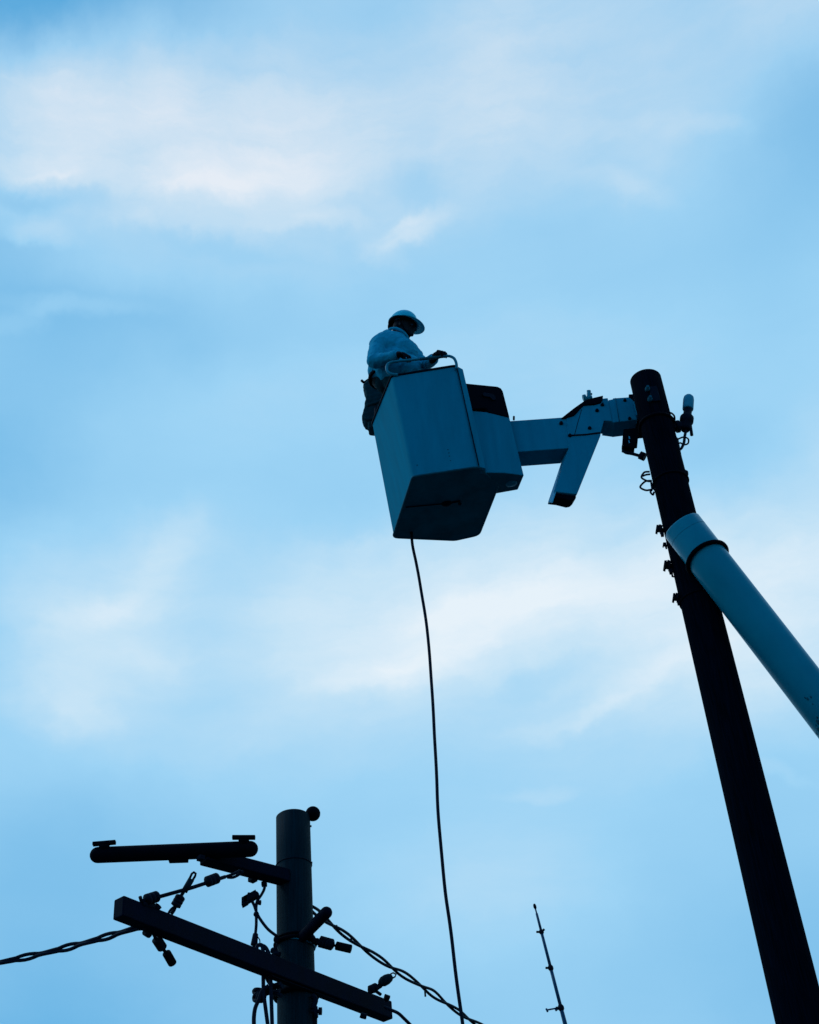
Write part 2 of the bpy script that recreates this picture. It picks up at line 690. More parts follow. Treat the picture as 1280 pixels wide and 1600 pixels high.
# ------------------------------------------------------------------ ground
bm = B()
bmesh.ops.create_grid(bm, x_segments=8, y_segments=8, size=2500)
g = obj('ground', bm, M_GROUND)
g['kind'] = 'structure'

# ------------------------------------------------------------------ tall utility pole on the right
PX, PYY = 2.093, 9.05
_s = PYY / 8.9
PX *= _s
_q = PY(1008, 590, PYY)
PTOP = _q.z - 0.02
pole = empty('utility_pole', (PX, PYY, 0), 'tall dark wooden utility pole with bare top behind the white boom', 'utility pole')


def rad_at(z, wpx_top=46.5, wpx_bot=63):
    return 0.134 + (10.5 - z) * 0.0042


def pole_pt(ang, z, extra=0.0):
    """point on the shaft's surface; ang 0 = right (+X), -90 = towards the viewer"""
    r = rad_at(z) + extra
    return V((PX + math.cos(math.radians(ang)) * r, PYY + math.sin(math.radians(ang)) * r, z))


bm = B()
zs = [0, 2, 4, 5, 6, 7, 8, 9, 10, PTOP - 0.01, PTOP]
tube(bm, [V((PX, PYY, z)) for z in zs], [rad_at(z) for z in zs[:-1]] + [rad_at(PTOP) - 0.01], 40)
obj('shaft', bm, M_WOOD, pole)


def ring_on_pole(z, th, h, parent, name, m, tilt=0.0):
    bm = B()
    pts = []
    for k in range(36):
        a = k * 10
        p = pole_pt(a, z, th * 0.5)
        p.z += math.cos(math.radians(a)) * tilt
        pts.append(p)
    tube(bm, pts, h, 8, closed=True)
    return obj(name, bm, m, parent)


def z_at(x, y):
    return PY(x, y, PYY - 0.13).z


ring_on_pole(z_at(1025, 648), 0.012, 0.014, pole, 'band', M_BLACK)
ring_on_pole(z_at(1050, 738), 0.006, 0.010, pole, 'band', M_BLACK)
ring_on_pole(z_at(1082, 925), 0.004, 0.008, pole, 'band', M_BLACK)
# bolt plate near the top
zp = z_at(1014, 618)
bm = B()
box(bm, pole_pt(-85, zp, 0.004), AX, AY, AZ, 0.07, 0.02, 0.17)
pp = obj('bolt_plate', bm, M_STEEL, pole, 0.004)
for yy in (607, 623):
    c = PY(1012 + (yy - 607) * 0.24, yy, PYY - 0.155)
    bm = B()
    lathe(bm, c + V((0, 0.02, 0)), c - V((0, 0.03, 0)), [(0, 0.022), (0.45, 0.022), (0.46, 0.013), (1, 0.013)], 8)
    obj('bolt', bm, M_UNDER, pp)
# sensor with pale cap standing off the right side
dep = PYY
bm = B()
bar(bm, PY(1052, 668, dep), PY(1074, 664, dep), 0.06, 0.06)
cyl(bm, PY(1056, 667, dep), PY(1062, 666, dep), 0.055, 0.055, 10)
sb = obj('sensor_bracket', bm, M_STEEL, pole, 0.006)
bm = B()
p0, p1 = PY(1071, 672, dep), PY(1075, 641, dep)
lathe(bm, p0, p1, [(0, 0.035), (0.1, 0.045), (0.35, 0.045), (0.4, 0.058), (0.62, 0.058), (0.7, 0.045), (0.75, 0.035), (1, 0.035)], 16)
cyl(bm, PY(1079, 664, dep), PY(1081, 680, dep), 0.012, 0.014, 8)
cyl(bm, PY(1074, 668, dep), PY(1080, 667, dep), 0.014, 0.014, 8)
sn = obj('sensor', bm, M_STEEL, pole, 0)
bm = B()
p0, p1 = PY(1075, 640, dep), PY(1076.5, 618, dep)
lathe(bm, p0, p1, [(0, 0.042), (0.04, 0.046), (0.7, 0.046), (0.85, 0.042), (0.95, 0.03), (1, 0.012)], 20)
obj('cap', bm, M_PALE, sn)
bm = B()
tube(bm, [PY(1072, 672, dep), PY(1070, 682, dep), PY(1068, 694, dep), PY(1062, 702, dep), PY(1057, 700, dep)], 0.012, 8, 5)
tube(bm, [PY(1054, 690, dep - .03), PY(1062, 685, dep - .04), PY(1070, 683, dep - .03), PY(1076, 687, dep), PY(1075, 693, dep + .02), PY(1069, 695, dep + .03), PY(1063, 692, dep), PY(1056, 697, dep)], 0.007, 8, 5)
tube(bm, [PY(1044, 645, dep), PY(1050, 646, dep - .04), PY(1054, 651, dep), PY(1054, 657, dep + .02), PY(1049, 658, dep), PY(1045, 653, dep)], 0.008, 8, 5)
objs('wire_loop', bm, M_CABLE, pole)
# loops of spare wire on the left side
bm = B()
e0 = PYY - 0.05
for lp in ([(1015, 737), (1007, 738), (1003, 743), (1006, 749), (1013, 752), (1018, 752)],
           [(1018, 751), (1009, 752), (1002, 758), (1002, 763), (1009, 766), (1018, 765)],
           [(1016, 741), (1009, 742), (1004, 744)],
           [(1017, 750), (1018, 757), (1019, 764), (1017, 770), (1020, 773), (1022, 769)]):
    tube(bm, [PY(x, y, e0 + 0.015 * ((i % 3) - 1)) for i, (x, y) in enumerate(lp)], 0.008, 8, 5)
objs('wire_loop', bm, M_CABLE, pole)
bm = B()
c = PY(1069.5, 740, PYY)
lathe(bm, c - V((0.02, 0, 0)), c + V((0.03, 0, 0)), [(0, 0.03), (0.5, 0.036), (1, 0.02)], 10)
obj('band_clamp', bm, M_STEEL, pole, 0.003)
# mounting block and conduit under the arm's end
bm = B()
d0 = PYY + 0.19
prism(bm, [PY(x, y, d0) for x, y in ((974, 670), (972, 697.5), (991.7, 700), (992.4, 691.5), (996.5, 691), (998.5, 668))], V((0, 0.08, 0)))
mb = obj('mounting_block', bm, M_BLACK, pole, 0.006)
bm = B()
for x, y in ((983.5, 684), (983.2, 690.5)):
    c = PY(x, y, d0 - 0.001)
    box(bm, c, AX, AY, AZ, 0.009, 0.006, 0.03)
objs('slot', bm, M_FLANGE, mb)
bm = B()
tube(bm, [PY(974, 697, d0 + .04), PY(974, 702, d0 + .04), PY(976, 706, d0 + .04), PY(988, 709, d0 + .04), PY(1004, 713.5, d0 + .04)], 0.014, 10, 4)
tube(bm, [PY(989, 699, d0 + .04), PY(987, 703, d0 + .04), PY(987, 707, d0 + .04)], 0.006, 6, 3)
cyl(bm, PY(1000, 711, d0 + .04), PY(1008, 714.5, d0 + .04), 0.036, 0.036, 10)
obj('conduit', bm, M_STEEL, pole)
# four clamp bolts down the left side
for (x, y, s, lev) in ((1031, 828, 1.0, 0.0), (1039, 852, 0.55, 0), (1044, 885, 1.15, 0.1), (1057, 935, 1.0, 0)):
    bm = B()
    c = PY(x, y, PYY)
    k = 0.05 * s
    R_ = lambda dx, dy: PY(x + dx * s, y + dy * s, PYY)
    lathe(bm, R_(8, 1), R_(-6, -1), [(0, .018 * s), (.35, .02 * s), (.36, .034 * s), (.5, .034 * s), (.51, .022 * s), (.75, .022 * s), (.76, .04 * s), (1, .036 * s)], 8)
    cyl(bm, R_(2, -6), R_(3, 8), 0.009 * s, 0.009 * s, 6)
    cyl(bm, R_(-1, -7), R_(4, -5), 0.012 * s, 0.012 * s, 6)
    box(bm, R_(4, 7), AX, AY, AZ, 0.022 * s, 0.03 * s, 0.03 * s)
    if lev:
        tube(bm, [PY(1049, 891, PYY), PY(1051, 901, PYY), PY(1054, 901, PYY)], 0.008, 6)
    obj('clamp_bolt', bm, M_STEEL, pole, 0.0)

# ------------------------------------------------------------------ aerial lift: boom, arm and bucket
lift = empty('aerial_lift', (7.2, 12.2, 0), 'pale aerial work platform with tubular boom, angled arm and open bucket', 'aerial lift')
# boom
BT = PY(1065, 821, 8.74)
_r = ray(1240, 1047.5)
BE = CAM + _r * (((BT - CAM) @ FW) * 0.945 / (_r @ FW))
bd = (BE - BT).normalized()
R0 = 0.153
BEND = BT + bd * ((BT.z - 2.6) / -bd.z)
bm = B()
u_, v_ = frame(bd)
tube(bm, [BT + bd * t for t in (0.0, 0.012, 0.5, 2, 4, 6)] + [BEND], [R0 - 0.01, R0, R0, R0, R0 + .01, R0 + 0.02, R0 + 0.03], 56)
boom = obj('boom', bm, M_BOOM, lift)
bm = B()
_c = BT + bd * 0.095
tube(bm, [_c + (u_ * math.cos(a * math.pi / 36) + v_ * math.sin(a * math.pi / 36)) * (R0 - 0.0015) for a in range(72)], 0.0022, 6, closed=True)
obj('end_seam', bm, M_UNDER, boom)
bm = B()
_c = BT + bd * 0.335
_tc = (CAM - _c) - bd * (CAM - _c).dot(bd)
_tc.normalize()
tube(bm, [_c + (u_ * math.cos(a * math.pi / 36) + v_ * math.sin(a * math.pi / 36)) * (R0 + 0.010) - bd * (0.055 * (u_ * math.cos(a * math.pi / 36) + v_ * math.sin(a * math.pi / 36)).dot(_tc)) for a in range(72)], 0.017, 10, closed=True)
obj('collar', bm, M_BLACK, boom)
for px_, py_, sz in ((1258, 1090, .006), (1262, 1092, .009), (1267, 1089, .007), (1278, 1128, .014), (1279, 1140, .016), (1275, 1133, .006), (1270, 1100, .004), (1277, 1121, .006), (1276, 1146, .008)):
    rr_ = ray(px_, py_)
    # where this line of sight meets the tube
    cand = [8 + i_ * 0.002 for i_ in range(2500)]
    hit = next((t for t in cand if ((CAM + rr_ * t) - BT).cross(bd).length < R0 + 0.001), None)
    if hit is None:
        continue
    p = CAM + rr_ * hit
    ax_ = BT + bd * ((p - BT) @ bd)
    q_ = (p - ax_).normalized()
    bm = B()
    ell(bm, p, bd, q_.cross(bd), q_, sz * 1.6, sz, 0.002, 9, 4)
    obj('grease_patch', bm, M_UNDER, boom)
# turret standing on the ground, out of frame
bm = B()
base = V((BEND.x, BEND.y, 0))
cyl(bm, base, base + V((0, 0, 2.2)), 0.5, 0.35, 24)
box(bm, base + V((0, 0, 2.5)), AX, AY, AZ, 0.7, 0.6, 0.7)
obj('turret', bm, M_BOOM, lift, 0.03)

# arm: near side on the vertical plane y = YJ
YJ = 9.25
TH = V((-0.07, 0.19, 0))
J = lambda pts, y=YJ: [PY(a, b, y) for a, b in pts]
bm = B()
prism(bm, J([(792, 658), (878, 652), (886, 651), (890, 700), (811.5, 705.8), (795, 707)]), TH)
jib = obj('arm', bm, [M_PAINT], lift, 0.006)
bm = B()
prism(bm, J([(885, 651.5), (896, 648), (906, 638), (912, 631.5), (929, 631), (941, 627.5), (941, 622.5), (950, 621.5), (957.4, 658), (944.5, 657), (939.5, 674), (938.5, 681), (902, 772), (867, 768), (889, 700)], YJ - 0.006), TH * 0.84)
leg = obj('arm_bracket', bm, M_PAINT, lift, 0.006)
bm = B()
prism(bm, J([(867, 768.3), (901.8, 772), (899, 776), (868, 772)], YJ + 0.02), TH * 0.7)
prism(bm, J([(867, 770), (901, 774), (900.5, 777.5), (897, 781), (891, 782), (867, 776)], YJ + 0.01), TH * 0.5)
obj('end_buffer', bm, M_BLACK, leg, 0.01, bseg=3)
# thin flange on the leg's left flank, skylight painted in as a paler colour
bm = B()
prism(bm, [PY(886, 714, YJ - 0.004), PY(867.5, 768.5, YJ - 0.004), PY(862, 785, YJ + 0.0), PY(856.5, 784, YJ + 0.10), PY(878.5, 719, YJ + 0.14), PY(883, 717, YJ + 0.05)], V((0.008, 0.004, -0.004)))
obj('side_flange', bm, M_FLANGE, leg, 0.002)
bm = B()
tube(bm, J([(889, 680.5), (915, 679), (938, 676)], YJ - 0.010), 0.007, 8)
tube(bm, J([(909, 640), (903, 660), (898, 679)], YJ - 0.006), 0.003, 6)
obj('weld_seam', bm, M_STEEL, leg)
for x, y in ((877, 661.5), (941.5, 633), (933, 642), (921.5, 669.5), (890.5, 681)):
    bm = B()
    c = PY(x, y, YJ - 0.006)
    lathe(bm, c + V((0, .01, 0)), c - V((0, .022, 0)), [(0, .017), (.6, .017), (.62, .010), (1, .010)], 8)
    obj('bolt', bm, M_STEEL, leg)
# dark cover over the elbow
bm = B()
prism(bm, J([(877, 653), (896, 638), (914.5, 625), (928, 621), (942.6, 617.5), (941, 624), (939, 628.5), (929, 631.5), (912, 632.5), (906, 639), (897, 648.5), (885, 652)], YJ - 0.02), V((0, 0.21, 0)))
obj('elbow_cover', bm, M_BLACK, lift, 0.006)
bm = B()
cy = YJ + 0.06
for a, b, r in (((913, 624), (925, 621), .022), ((919.5, 625), (920.5, 611), .018), ((917, 611.5), (923, 611.5), .012), ((917, 616), (925.5, 615.5), .010), ((911, 622), (915.5, 621), .03)):
    cyl(bm, PY(*a, cy), PY(*b, cy), r, r, 10)
obj('shackle', bm, M_RAIL, lift, 0.003)
# tip box and its sleeve
bm = B()
prism(bm, J([(950.8, 625), (958.5, 623.5), (961, 659.8), (944.2, 657.5), (949, 654)], YJ + 0.001), V((-0.012, .186, 0)))
obj('arm_neck', bm, M_PAINT, lift, 0.003)
bm = B()
prism(bm, J([(957.6, 622), (982.5, 620.3), (989, 625), (995.7, 655.5), (959, 660)], YJ - 0.004), V((-0.005, .19, 0)))
tip = obj('tip_box', bm, M_PAINT, lift, 0.006)
bm = B()
tube(bm, J([(961.5, 622), (968, 659)], YJ - 0.006), 0.003, 6)
obj('panel_seam', bm, M_UNDER, tip)
for x, y in ((976.5, 626), (983.8, 654.5)):
    bm = B()
    c = PY(x, y, YJ - 0.004)
    lathe(bm, c + V((0, .01, 0)), c - V((0, .02, 0)), [(0, .015), (.6, .015), (.62, .009), (1, .009)], 8)
    obj('bolt', bm, M_STEEL, tip)
bm = B()
prism(bm, J([(989.5, 626.5), (1000, 627), (1004, 647), (995, 647.5)], YJ - 0.03), V((0, 0.06, 0)))
lug = obj('hinge_lug', bm, M_PAINT, tip, 0.004)
for x, y in ((994, 631), (995.8, 637), (997.5, 643)):
    bm = B()
    c = PY(x, y, YJ - 0.03)
    lathe(bm, c + V((0, .01, 0)), c - V((0, .02, 0)), [(0, .012), (1, .012)], 8)
    obj('bolt', bm, M_STEEL, tip)
bm = B()
prism(bm, J([(993, 646), (1010, 646), (1012, 672), (996, 673.5)], YJ + 0.05), V((0, 0.10, 0)))
obj('hinge_housing', bm, M_BLACK, tip, 0.004)
bm = B()
prism(bm, J([(982.5, 616), (992, 615.5), (1000, 618), (1000, 623), (990, 624), (983, 619)], YJ + 0.02), V((0, 0.05, 0)))
obj('stop_lug', bm, M_BLACK, tip, 0.003)
# hidden knuckle: passes behind the pole, down and forward into the boom head
bm = B()
k0, k1, k2 = PY(994, 645, YJ + 0.14), PY(1030, 690, YJ + 0.16), PY(1072, 850, YJ + 0.16)
k3 = BT + bd * 0.35
tube(bm, [k0, V((PX + .03, YJ + .16, k0.z - .06)), V((PX + .09, YJ + .14, k3.z + .25)), V((PX + 0.24, YJ + .1, k3.z + .02)), V((k3.x + 0.05, k3.y + .1, k3.z - 0.03))], [.06, .055, .05, .05, .055], 14, 5)
obj('knuckle', bm, M_STEEL, lift)

# bucket
A0 = PY(645, 745, 9.0)
BM = Matrix.Rotation(math.radians(5), 3, 'X') @ Matrix.Rotation(math.radians(-5), 3, 'Y')
bx, by, bz = BM @ AX, BM @ AY, BM @ AZ
HB = 1.08


def bw(p):
    return A0 + bx * p[0] + by * p[1] + bz * p[2]


def bl_(x, y, h=0.0):
    q = PN(x, y, A0 + bz * h, bz) - A0
    return (q @ bx, q @ by, q @ bz)


botp = [bl_(*p) for p in ((645, 745), (748, 730), (779, 758), (748.5, 836), (711, 844.3), (614, 840))]
ta, tb, tcn = bl_(612, 588, HB), bl_(713, 572, HB), bl_(580.5, 666, HB)
Mb = Matrix(((botp[1][0] - botp[0][0], botp[5][0] - botp[0][0]), (botp[1][1] - botp[0][1], botp[5][1] - botp[0][1])))
Mt = Matrix(((tb[0] - ta[0], tcn[0] - ta[0]), (tb[1] - ta[1], tcn[1] - ta[1])))
AF = Mt @ Mb.inverted()


def up_pt(p):
    q = AF @ V((p[0] - botp[0][0], p[1] - botp[0][1]))
    return (q[0] + ta[0], q[1] + ta[1], HB)


topp = [up_pt(p) for p in botp]
# keep the far right of the rim inside the body seen in the photograph
topp[2] = (topp[1][0] + 0.055, topp[1][1] + 0.20, HB)
topp[3] = (topp[1][0] + 0.03, topp[5][1] + 0.02, HB)
topp[4] = (topp[1][0] - 0.15, topp[5][1] + 0.05, HB)


def inset(ps, d):
    c = sum((V(p) for p in ps), V((0, 0, 0))) / len(ps)
    out = []
    for p in ps:
        v = V(p) - c
        out.append(tuple(c + v * (1 - d / v.length)))
    return out


def rounded(ps, rr, n=4, only=None):
    out = []
    N = len(ps)
    for i in range(N):
        p, a, c = V(ps[i]), V(ps[i - 1]), V(ps[(i + 1) % N])
        r = rr[i] if isinstance(rr, (list, tuple)) else rr
        s, e = p + (a - p).normalized() * r, p + (c - p).normalized() * r
        for k in range(n + 1):
            t = k / n
            out.append(tuple(s * (1 - t) ** 2 + p * 2 * t * (1 - t) + e * t * t))
    return out


RR = [0.035, 0.03, 0.03, 0.05, 0.03, 0.05]
rb, rt = rounded(botp, RR), rounded(topp, [0.035, 0.03, 0.03, 0.04, 0.03, 0.05])
bm = B()
n = len(rb)
bot = [bm.verts.new(bw(p)) for p in rb]
top = [bm.verts.new(bw(p)) for p in rt]
itop = [bm.verts.new(bw(p)) for p in inset(rt, 0.03)]
ibot = [bm.verts.new(bw((p[0], p[1], 0.05))) for p in inset(rb, 0.04)]
for i in range(n):
    j = (i + 1) % n
    f1 = bm.faces.new((bot[i], bot[j], top[j], top[i]))
    bm.faces.new((top[i], top[j], itop[j], itop[i]))
    f3 = bm.faces.new((itop[i], itop[j], ibot[j], ibot[i]))
    f1.smooth = f3.smooth = True
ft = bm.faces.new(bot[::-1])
ft.material_index = 1  # bottom face takes the darker paint, underside shade painted in
bm.faces.new(ibot)
bmesh.ops.recalc_face_normals(bm, faces=bm.faces)
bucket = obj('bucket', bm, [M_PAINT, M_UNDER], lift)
md = bucket.modifiers.new('edge', 'EDGE_SPLIT')
md.split_angle = math.radians(28)
# rim bead and bottom moulding
bm = B()
tube(bm, [bw((p[0], p[1], p[2] + 0.004)) for p in rt], 0.012, 8, closed=True)
obj('rim', bm, M_STEEL, bucket)
bm = B()
tube(bm, [bw((p[0], p[1], p[2] + 0.003)) for p in rb], 0.010, 8, closed=True)
obj('bottom_edge', bm, M_UNDER, bucket)
# corner strip right of the near panel
bm = B()
s0, s1 = V(botp[1]), V(topp[1])
tube(bm, [bw(s0 + V((0.004, -0.004, 0.02))), bw(s1 + V((0.004, -0.004, -0.005)))], 0.0035, 8)
obj('panel_gap', bm, M_BLACK, bucket)
bm = B()
lo = [(s0.x + .010, s0.y + .00, .0), (s0.x + .06, s0.y + .035, .0), (s0.x + .06, s0.y + .12, 0), (s0.x + .01, s0.y + .10, 0)]
hi = [(s1.x + .008, s1.y + .00, HB), (s1.x + .055, s1.y + .035, HB - .015), (s1.x + .05, s1.y + .12, HB - .02), (s1.x + .01, s1.y + .10, HB)]
loft(bm, [bw(p) for p in lo], [bw(p) for p in hi])
obj('corner_trim', bm, M_PAINT, bucket, 0.006)
# small holes and drain details
for x, y in ((652, 727), (700, 703), (701.5, 708), (702.5, 713), (704, 720)):
    nrm_ = (bw(botp[1]) - bw(botp[0])).cross(bw(topp[0]) - bw(botp[0])).normalized()
    q = PN(x, y, A0, nrm_)
    if nrm_.y > 0:
        nrm_ = -nrm_
    bm = B()
    cyl(bm, q - nrm_ * 0.004, q + nrm_ * 0.003, 0.0065, 0.0065, 8)
    obj('rivet', bm, M_UNDER, bucket)
bm = B()
c = bw(bl_(698, 786)) - bz * 0.006
ell(bm, c, bx, by, bz, 0.045, 0.035, 0.02)
q1 = bw(bl_(634, 792)) - bz * 0.004
tube(bm, [q1, c], 0.005, 8)
tube(bm, [c, bw(bl_(719, 782)) - bz * .006], 0.008, 8)
obj('underside_rib', bm, M_BEAM, bucket)
bm = B()
c = bw(bl_(718, 785)) - bz * 0.01
cyl(bm, c, c - bz * 0.012, 0.014, 0.014, 10)
obj('bolt', bm, M_STEEL, bucket)
# side box with dark lid
fb = [bl_(*p) for p in ((753, 735.5), (760, 738.5), (789, 739), (819, 743), (809.5, 765.5), (773, 772))]
HL = None
sx0 = PN(796, 651, bw(fb[3]), (bw(fb[3]) - bw(fb[2])).cross(bz).normalized())
HL = (sx0 - bw(fb[3])) @ bz
sx1 = PN(730, 638, bw(fb[0]), (bw(fb[2]) - bw(fb[0])).cross(bz).normalized())
dx = ((sx0 - bw(fb[3])) @ bx)
dx1 = ((sx1 - bw(fb[0])) @ bx)
H1 = (sx1 - bw(fb[0])) @ bz
ht = []
for p in fb:
    t = (p[0] - fb[0][0]) / (fb[3][0] - fb[0][0])
    ht.append((p[0] + dx1 + (dx - dx1) * t, p[1], H1 + (HL - H1) * t))
bm = B()
loft(bm, [bw(p) for p in fb], [bw(p) for p in ht])
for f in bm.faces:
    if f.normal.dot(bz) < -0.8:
        f.material_index = 1  # box underside likewise darkened, its shade painted in
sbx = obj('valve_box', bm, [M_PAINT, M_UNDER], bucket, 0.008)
bm = B()
c = bw(bl_(799, 755.5)) - bz * 0.002
ell(bm, c, bx, by, bz, 0.05, 0.045, 0.01, 20, 8)
obj('drain_cover', bm, M_RAIL, sbx)
nb = (bw(fb[3]) - bw(fb[0])).cross(bz).normalized()
if nb.y > 0:
    nb = -nb
ob = bw(fb[0]) + nb * 0.012
LP = [(729.5, 639), (760, 638.5), (763, 644.5), (797, 652), (786.5, 611), (783.5, 606), (777.5, 603.3), (726.5, 598.2), (721.5, 601)]
bm = B()
prism(bm, [PN(x, y, ob, nb) for x, y in LP], -nb * 0.26)
lid = obj('lid', bm, M_BLACK, sbx, 0.012, bseg=3)
bm = B()
prism(bm, [PN(x, y, ob + nb * .002, nb) for x, y in ((753, 617), (756, 614.5), (769, 616.5), (773, 619.5), (774, 625), (770, 626.5), (765, 621.5), (756, 620.5))], nb * 0.012)
obj('handle', bm, M_STEEL, lid, 0.003)
bm = B()
c = PY(803, 656, YJ + .03)
cyl(bm, c, c + V((0.005, 0, 0.04)), 0.009, 0.009, 8)
obj('pin', bm, M_STEEL, jib)
# handrail on the near rim
nr = (bw(topp[1]) - bw(topp[0])).cross(AZ).normalized()
if nr.y > 0:
    nr = -nr
ro = bw(topp[0]) + nr * 0.012
RP = lambda x, y: PN(x, y, ro, nr)
bm = B()
tube(bm, [RP(*p) for p in ((622, 585.5), (612, 584.5), (606, 581), (604.3, 575.5), (606, 569.5), (611, 566.3), (620, 564.8), (650, 561.7), (676, 558.8), (694, 556.6), (702, 556.4), (709, 559.5), (712.5, 565.5), (713.8, 577))], 0.0125, 12, 5)
obj('handrail', bm, M_RAIL, bucket)
bm = B()
tube(bm, [RP(*p) for p in ((656, 561.2), (676, 558.9), (696, 556.5))], 0.0145, 12, 4)
obj('silhouetted_grip', bm, M_UNDER, bucket)  # dark rail section; its silhouette against the sky is put into the colour
# hook at the far left corner that carries the bag
bm = B()
hk = PY(586, 640, 9.72)
tube(bm, [bw((tcn[0] + .05, tcn[1] + .02, HB - .1)), bw((tcn[0] + .05, tcn[1] + .02, HB + .1)), PY(588, 606, 9.70), PY(586, 601, 9.66), PY(584, 604, 9.62)], 0.012, 8, 4)
obj('bag_hook', bm, M_STEEL, bucket)

# ------------------------------------------------------------------ tool bag
bag = None
bo = [(567.5, 597), (574, 591.5), (586, 590), (605, 589), (612, 593), (612, 615), (606, 650), (596, 664), (585, 664.5), (576, 663), (574.5, 655.5), (569.8, 654.5), (566, 649), (566.5, 642), (571.3, 631), (569.3, 626), (572.3, 616)]
YB = 9.62
bm = B()
L0 = [PY(x, y, YB) for x, y in bo]
cen = sum(L0, V((0, 0, 0))) / len(L0)
layers = [(-0.0, 0.90), (0.03, 1.03), (0.08, 1.06), (0.14, 1.03), (0.17, 0.9)]
rings = []
for dy, s in layers:
    rings.append([bm.verts.new(cen + (p - cen) * s + V((0, dy, dy * 0.97 * 0))) for p in L0])
bm.faces.new(rings[0][::-1])
bm.faces.new(rings[-1])
for A_, B_ in zip(rings, rings[1:]):
    for i in range(len(L0)):
        bm.faces.new((A_[i], A_[(i + 1) % len(L0)], B_[(i + 1) % len(L0)], B_[i]))
bmesh.ops.recalc_face_normals(bm, faces=bm.faces)
bag = empty('tool_bag', cen, 'dark canvas tool bag sagging from back corner of bucket behind the worker', 'bag')
o = obj('pouch', bm, M_CANVAS, bag)
organic(o, 0.009, 1, 0.007, 16)
bm = B()
tube(bm, [PY(565, 594.5, YB + .05), PY(569, 597.5, YB + .05), PY(577, 592.8, YB + .04), PY(590, 591.8, YB + .02), PY(606, 590, YB + .03)], 0.013, 8, 4)
obj('top_seam', bm, M_BLACK, bag)
for pts in ([(602, 640), (590, 648), (578, 656), (570, 655)], [(604, 618), (592, 628), (574, 634)]):
    bm = B()
    tube(bm, [PY(x, y, YB - 0.0) for x, y in pts], [0.016] * 16, 8, 5)
    objs('fold', bm, M_CANVAS, bag)

# ------------------------------------------------------------------ person
YM = 9.18
pr = empty('person', PY(600, 600, YM) - V((0, 0, 1.0)), 'person in pale hard hat and blue work shirt standing in the bucket gripping its rail', 'person')
hipc = PY(600, 588, 9.28)
rsh, rel, rwr = PY(592, 536.5, 9.08), PY(585, 564, 9.02), PY(617, 556, 8.93)
lsh, lelb, lwr = PY(641, 545, 9.30), PY(662, 573, 9.20), PY(676, 562, 9.0)
neck = PY(622, 528, 9.18)
headc = PY(633, 511, 9.16)
chest = PY(614, 552, 9.19)
fwd = V((0.93, -0.30, -0.30)).normalized()            # where the face points
hs = V((0, 0, 1)).cross(fwd).normalized()             # his left
hu = fwd.cross(hs).normalized()
if hu.z < 0:
    hu = -hu
floor = bw((0.2, 0.3, 0.06))
LEGS = {}
for s in (-1, 1):
    _h = hipc + V((0.04, 0.08 * s, -0.06))
    _k = V((_h.x + 0.17, _h.y + 0.01, _h.z - 0.40))
    LEGS[s] = (_h, _k, V((_k.x + 0.09, _k.y + 0.04, floor.z + 0.1)))
# body
bm = B()
ell(bm, headc, fwd, hs, hu, 0.098, 0.076, 0.115)
ell(bm, headc + fwd * 0.038 - hu * 0.062, fwd, hs, hu, 0.062, 0.055, 0.055)      # jaw
ell(bm, headc + fwd * 0.088 - hu * 0.100, fwd, hs, hu, 0.022, 0.026, 0.020)      # chin
capsule(bm, headc + fwd * 0.097 - hu * 0.012, headc + fwd * 0.118 - hu * 0.046, 0.009, 0.014)  # nose
ell(bm, headc + fwd * 0.095 - hu * 0.070, fwd, hs, hu, 0.018, 0.024, 0.008)      # lips
ell(bm, headc + fwd * 0.090 - hu * 0.080, fwd, hs, hu, 0.017, 0.02, 0.007)
ell(bm, headc + fwd * 0.088 + hu * 0.008, fwd, hs, hu, 0.014, 0.05, 0.010)       # brow
for s in (-1, 1):
    ell(bm, headc + hs * (s * 0.078) - fwd * 0.008 - hu * 0.02, fwd, hs, hu, 0.020, 0.009, 0.032)  # ears
capsule(bm, headc - hu * 0.06 - fwd * 0.02, neck - V((0, 0, 0.03)), 0.058, 0.066)
ell(bm, chest, AX, AY, AZ, 0.15, 0.12, 0.22)
capsule(bm, chest, hipc, 0.13, 0.13)
for a_, b_, c_ in ((rsh, rel, rwr), (lsh, lelb, lwr)):
    capsule(bm, neck - V((0, 0, .06)), a_, 0.06, 0.055)
    capsule(bm, a_, b_, 0.05, 0.042)
    capsule(bm, b_, c_, 0.042, 0.03)
for s in (-1, 1):
    hp, kn, an = LEGS[s]
    capsule(bm, hp, kn, 0.085, 0.06)
    capsule(bm, kn, an, 0.055, 0.045)
    capsule(bm, an, V((an.x + 0.12, an.y, floor.z + 0.05)), 0.045, 0.035)
o = obj('body', bm, M_SKIN, pr)
organic(o, 0.0075, 3)
# eyes
for s in (-1, 1):
    bm = B()
    ell(bm, headc + fwd * 0.086 + hs * (s * 0.03) - hu * 0.012, fwd, hs, hu, 0.011, 0.014, 0.009, 12, 8)
    obj('eye', bm, M_UNDER, pr)
# hair at the nape
bm = B()
ell(bm, headc - fwd * 0.035 - hu * 0.01, fwd, hs, hu, 0.082, 0.084, 0.10)
ell(bm, headc - fwd * 0.065 - hu * 0.045, fwd, hs, hu, 0.045, 0.06, 0.05)
o = obj('hair', bm, M_HAIR, pr)
organic(o, 0.008, 2, 0.003, 60)
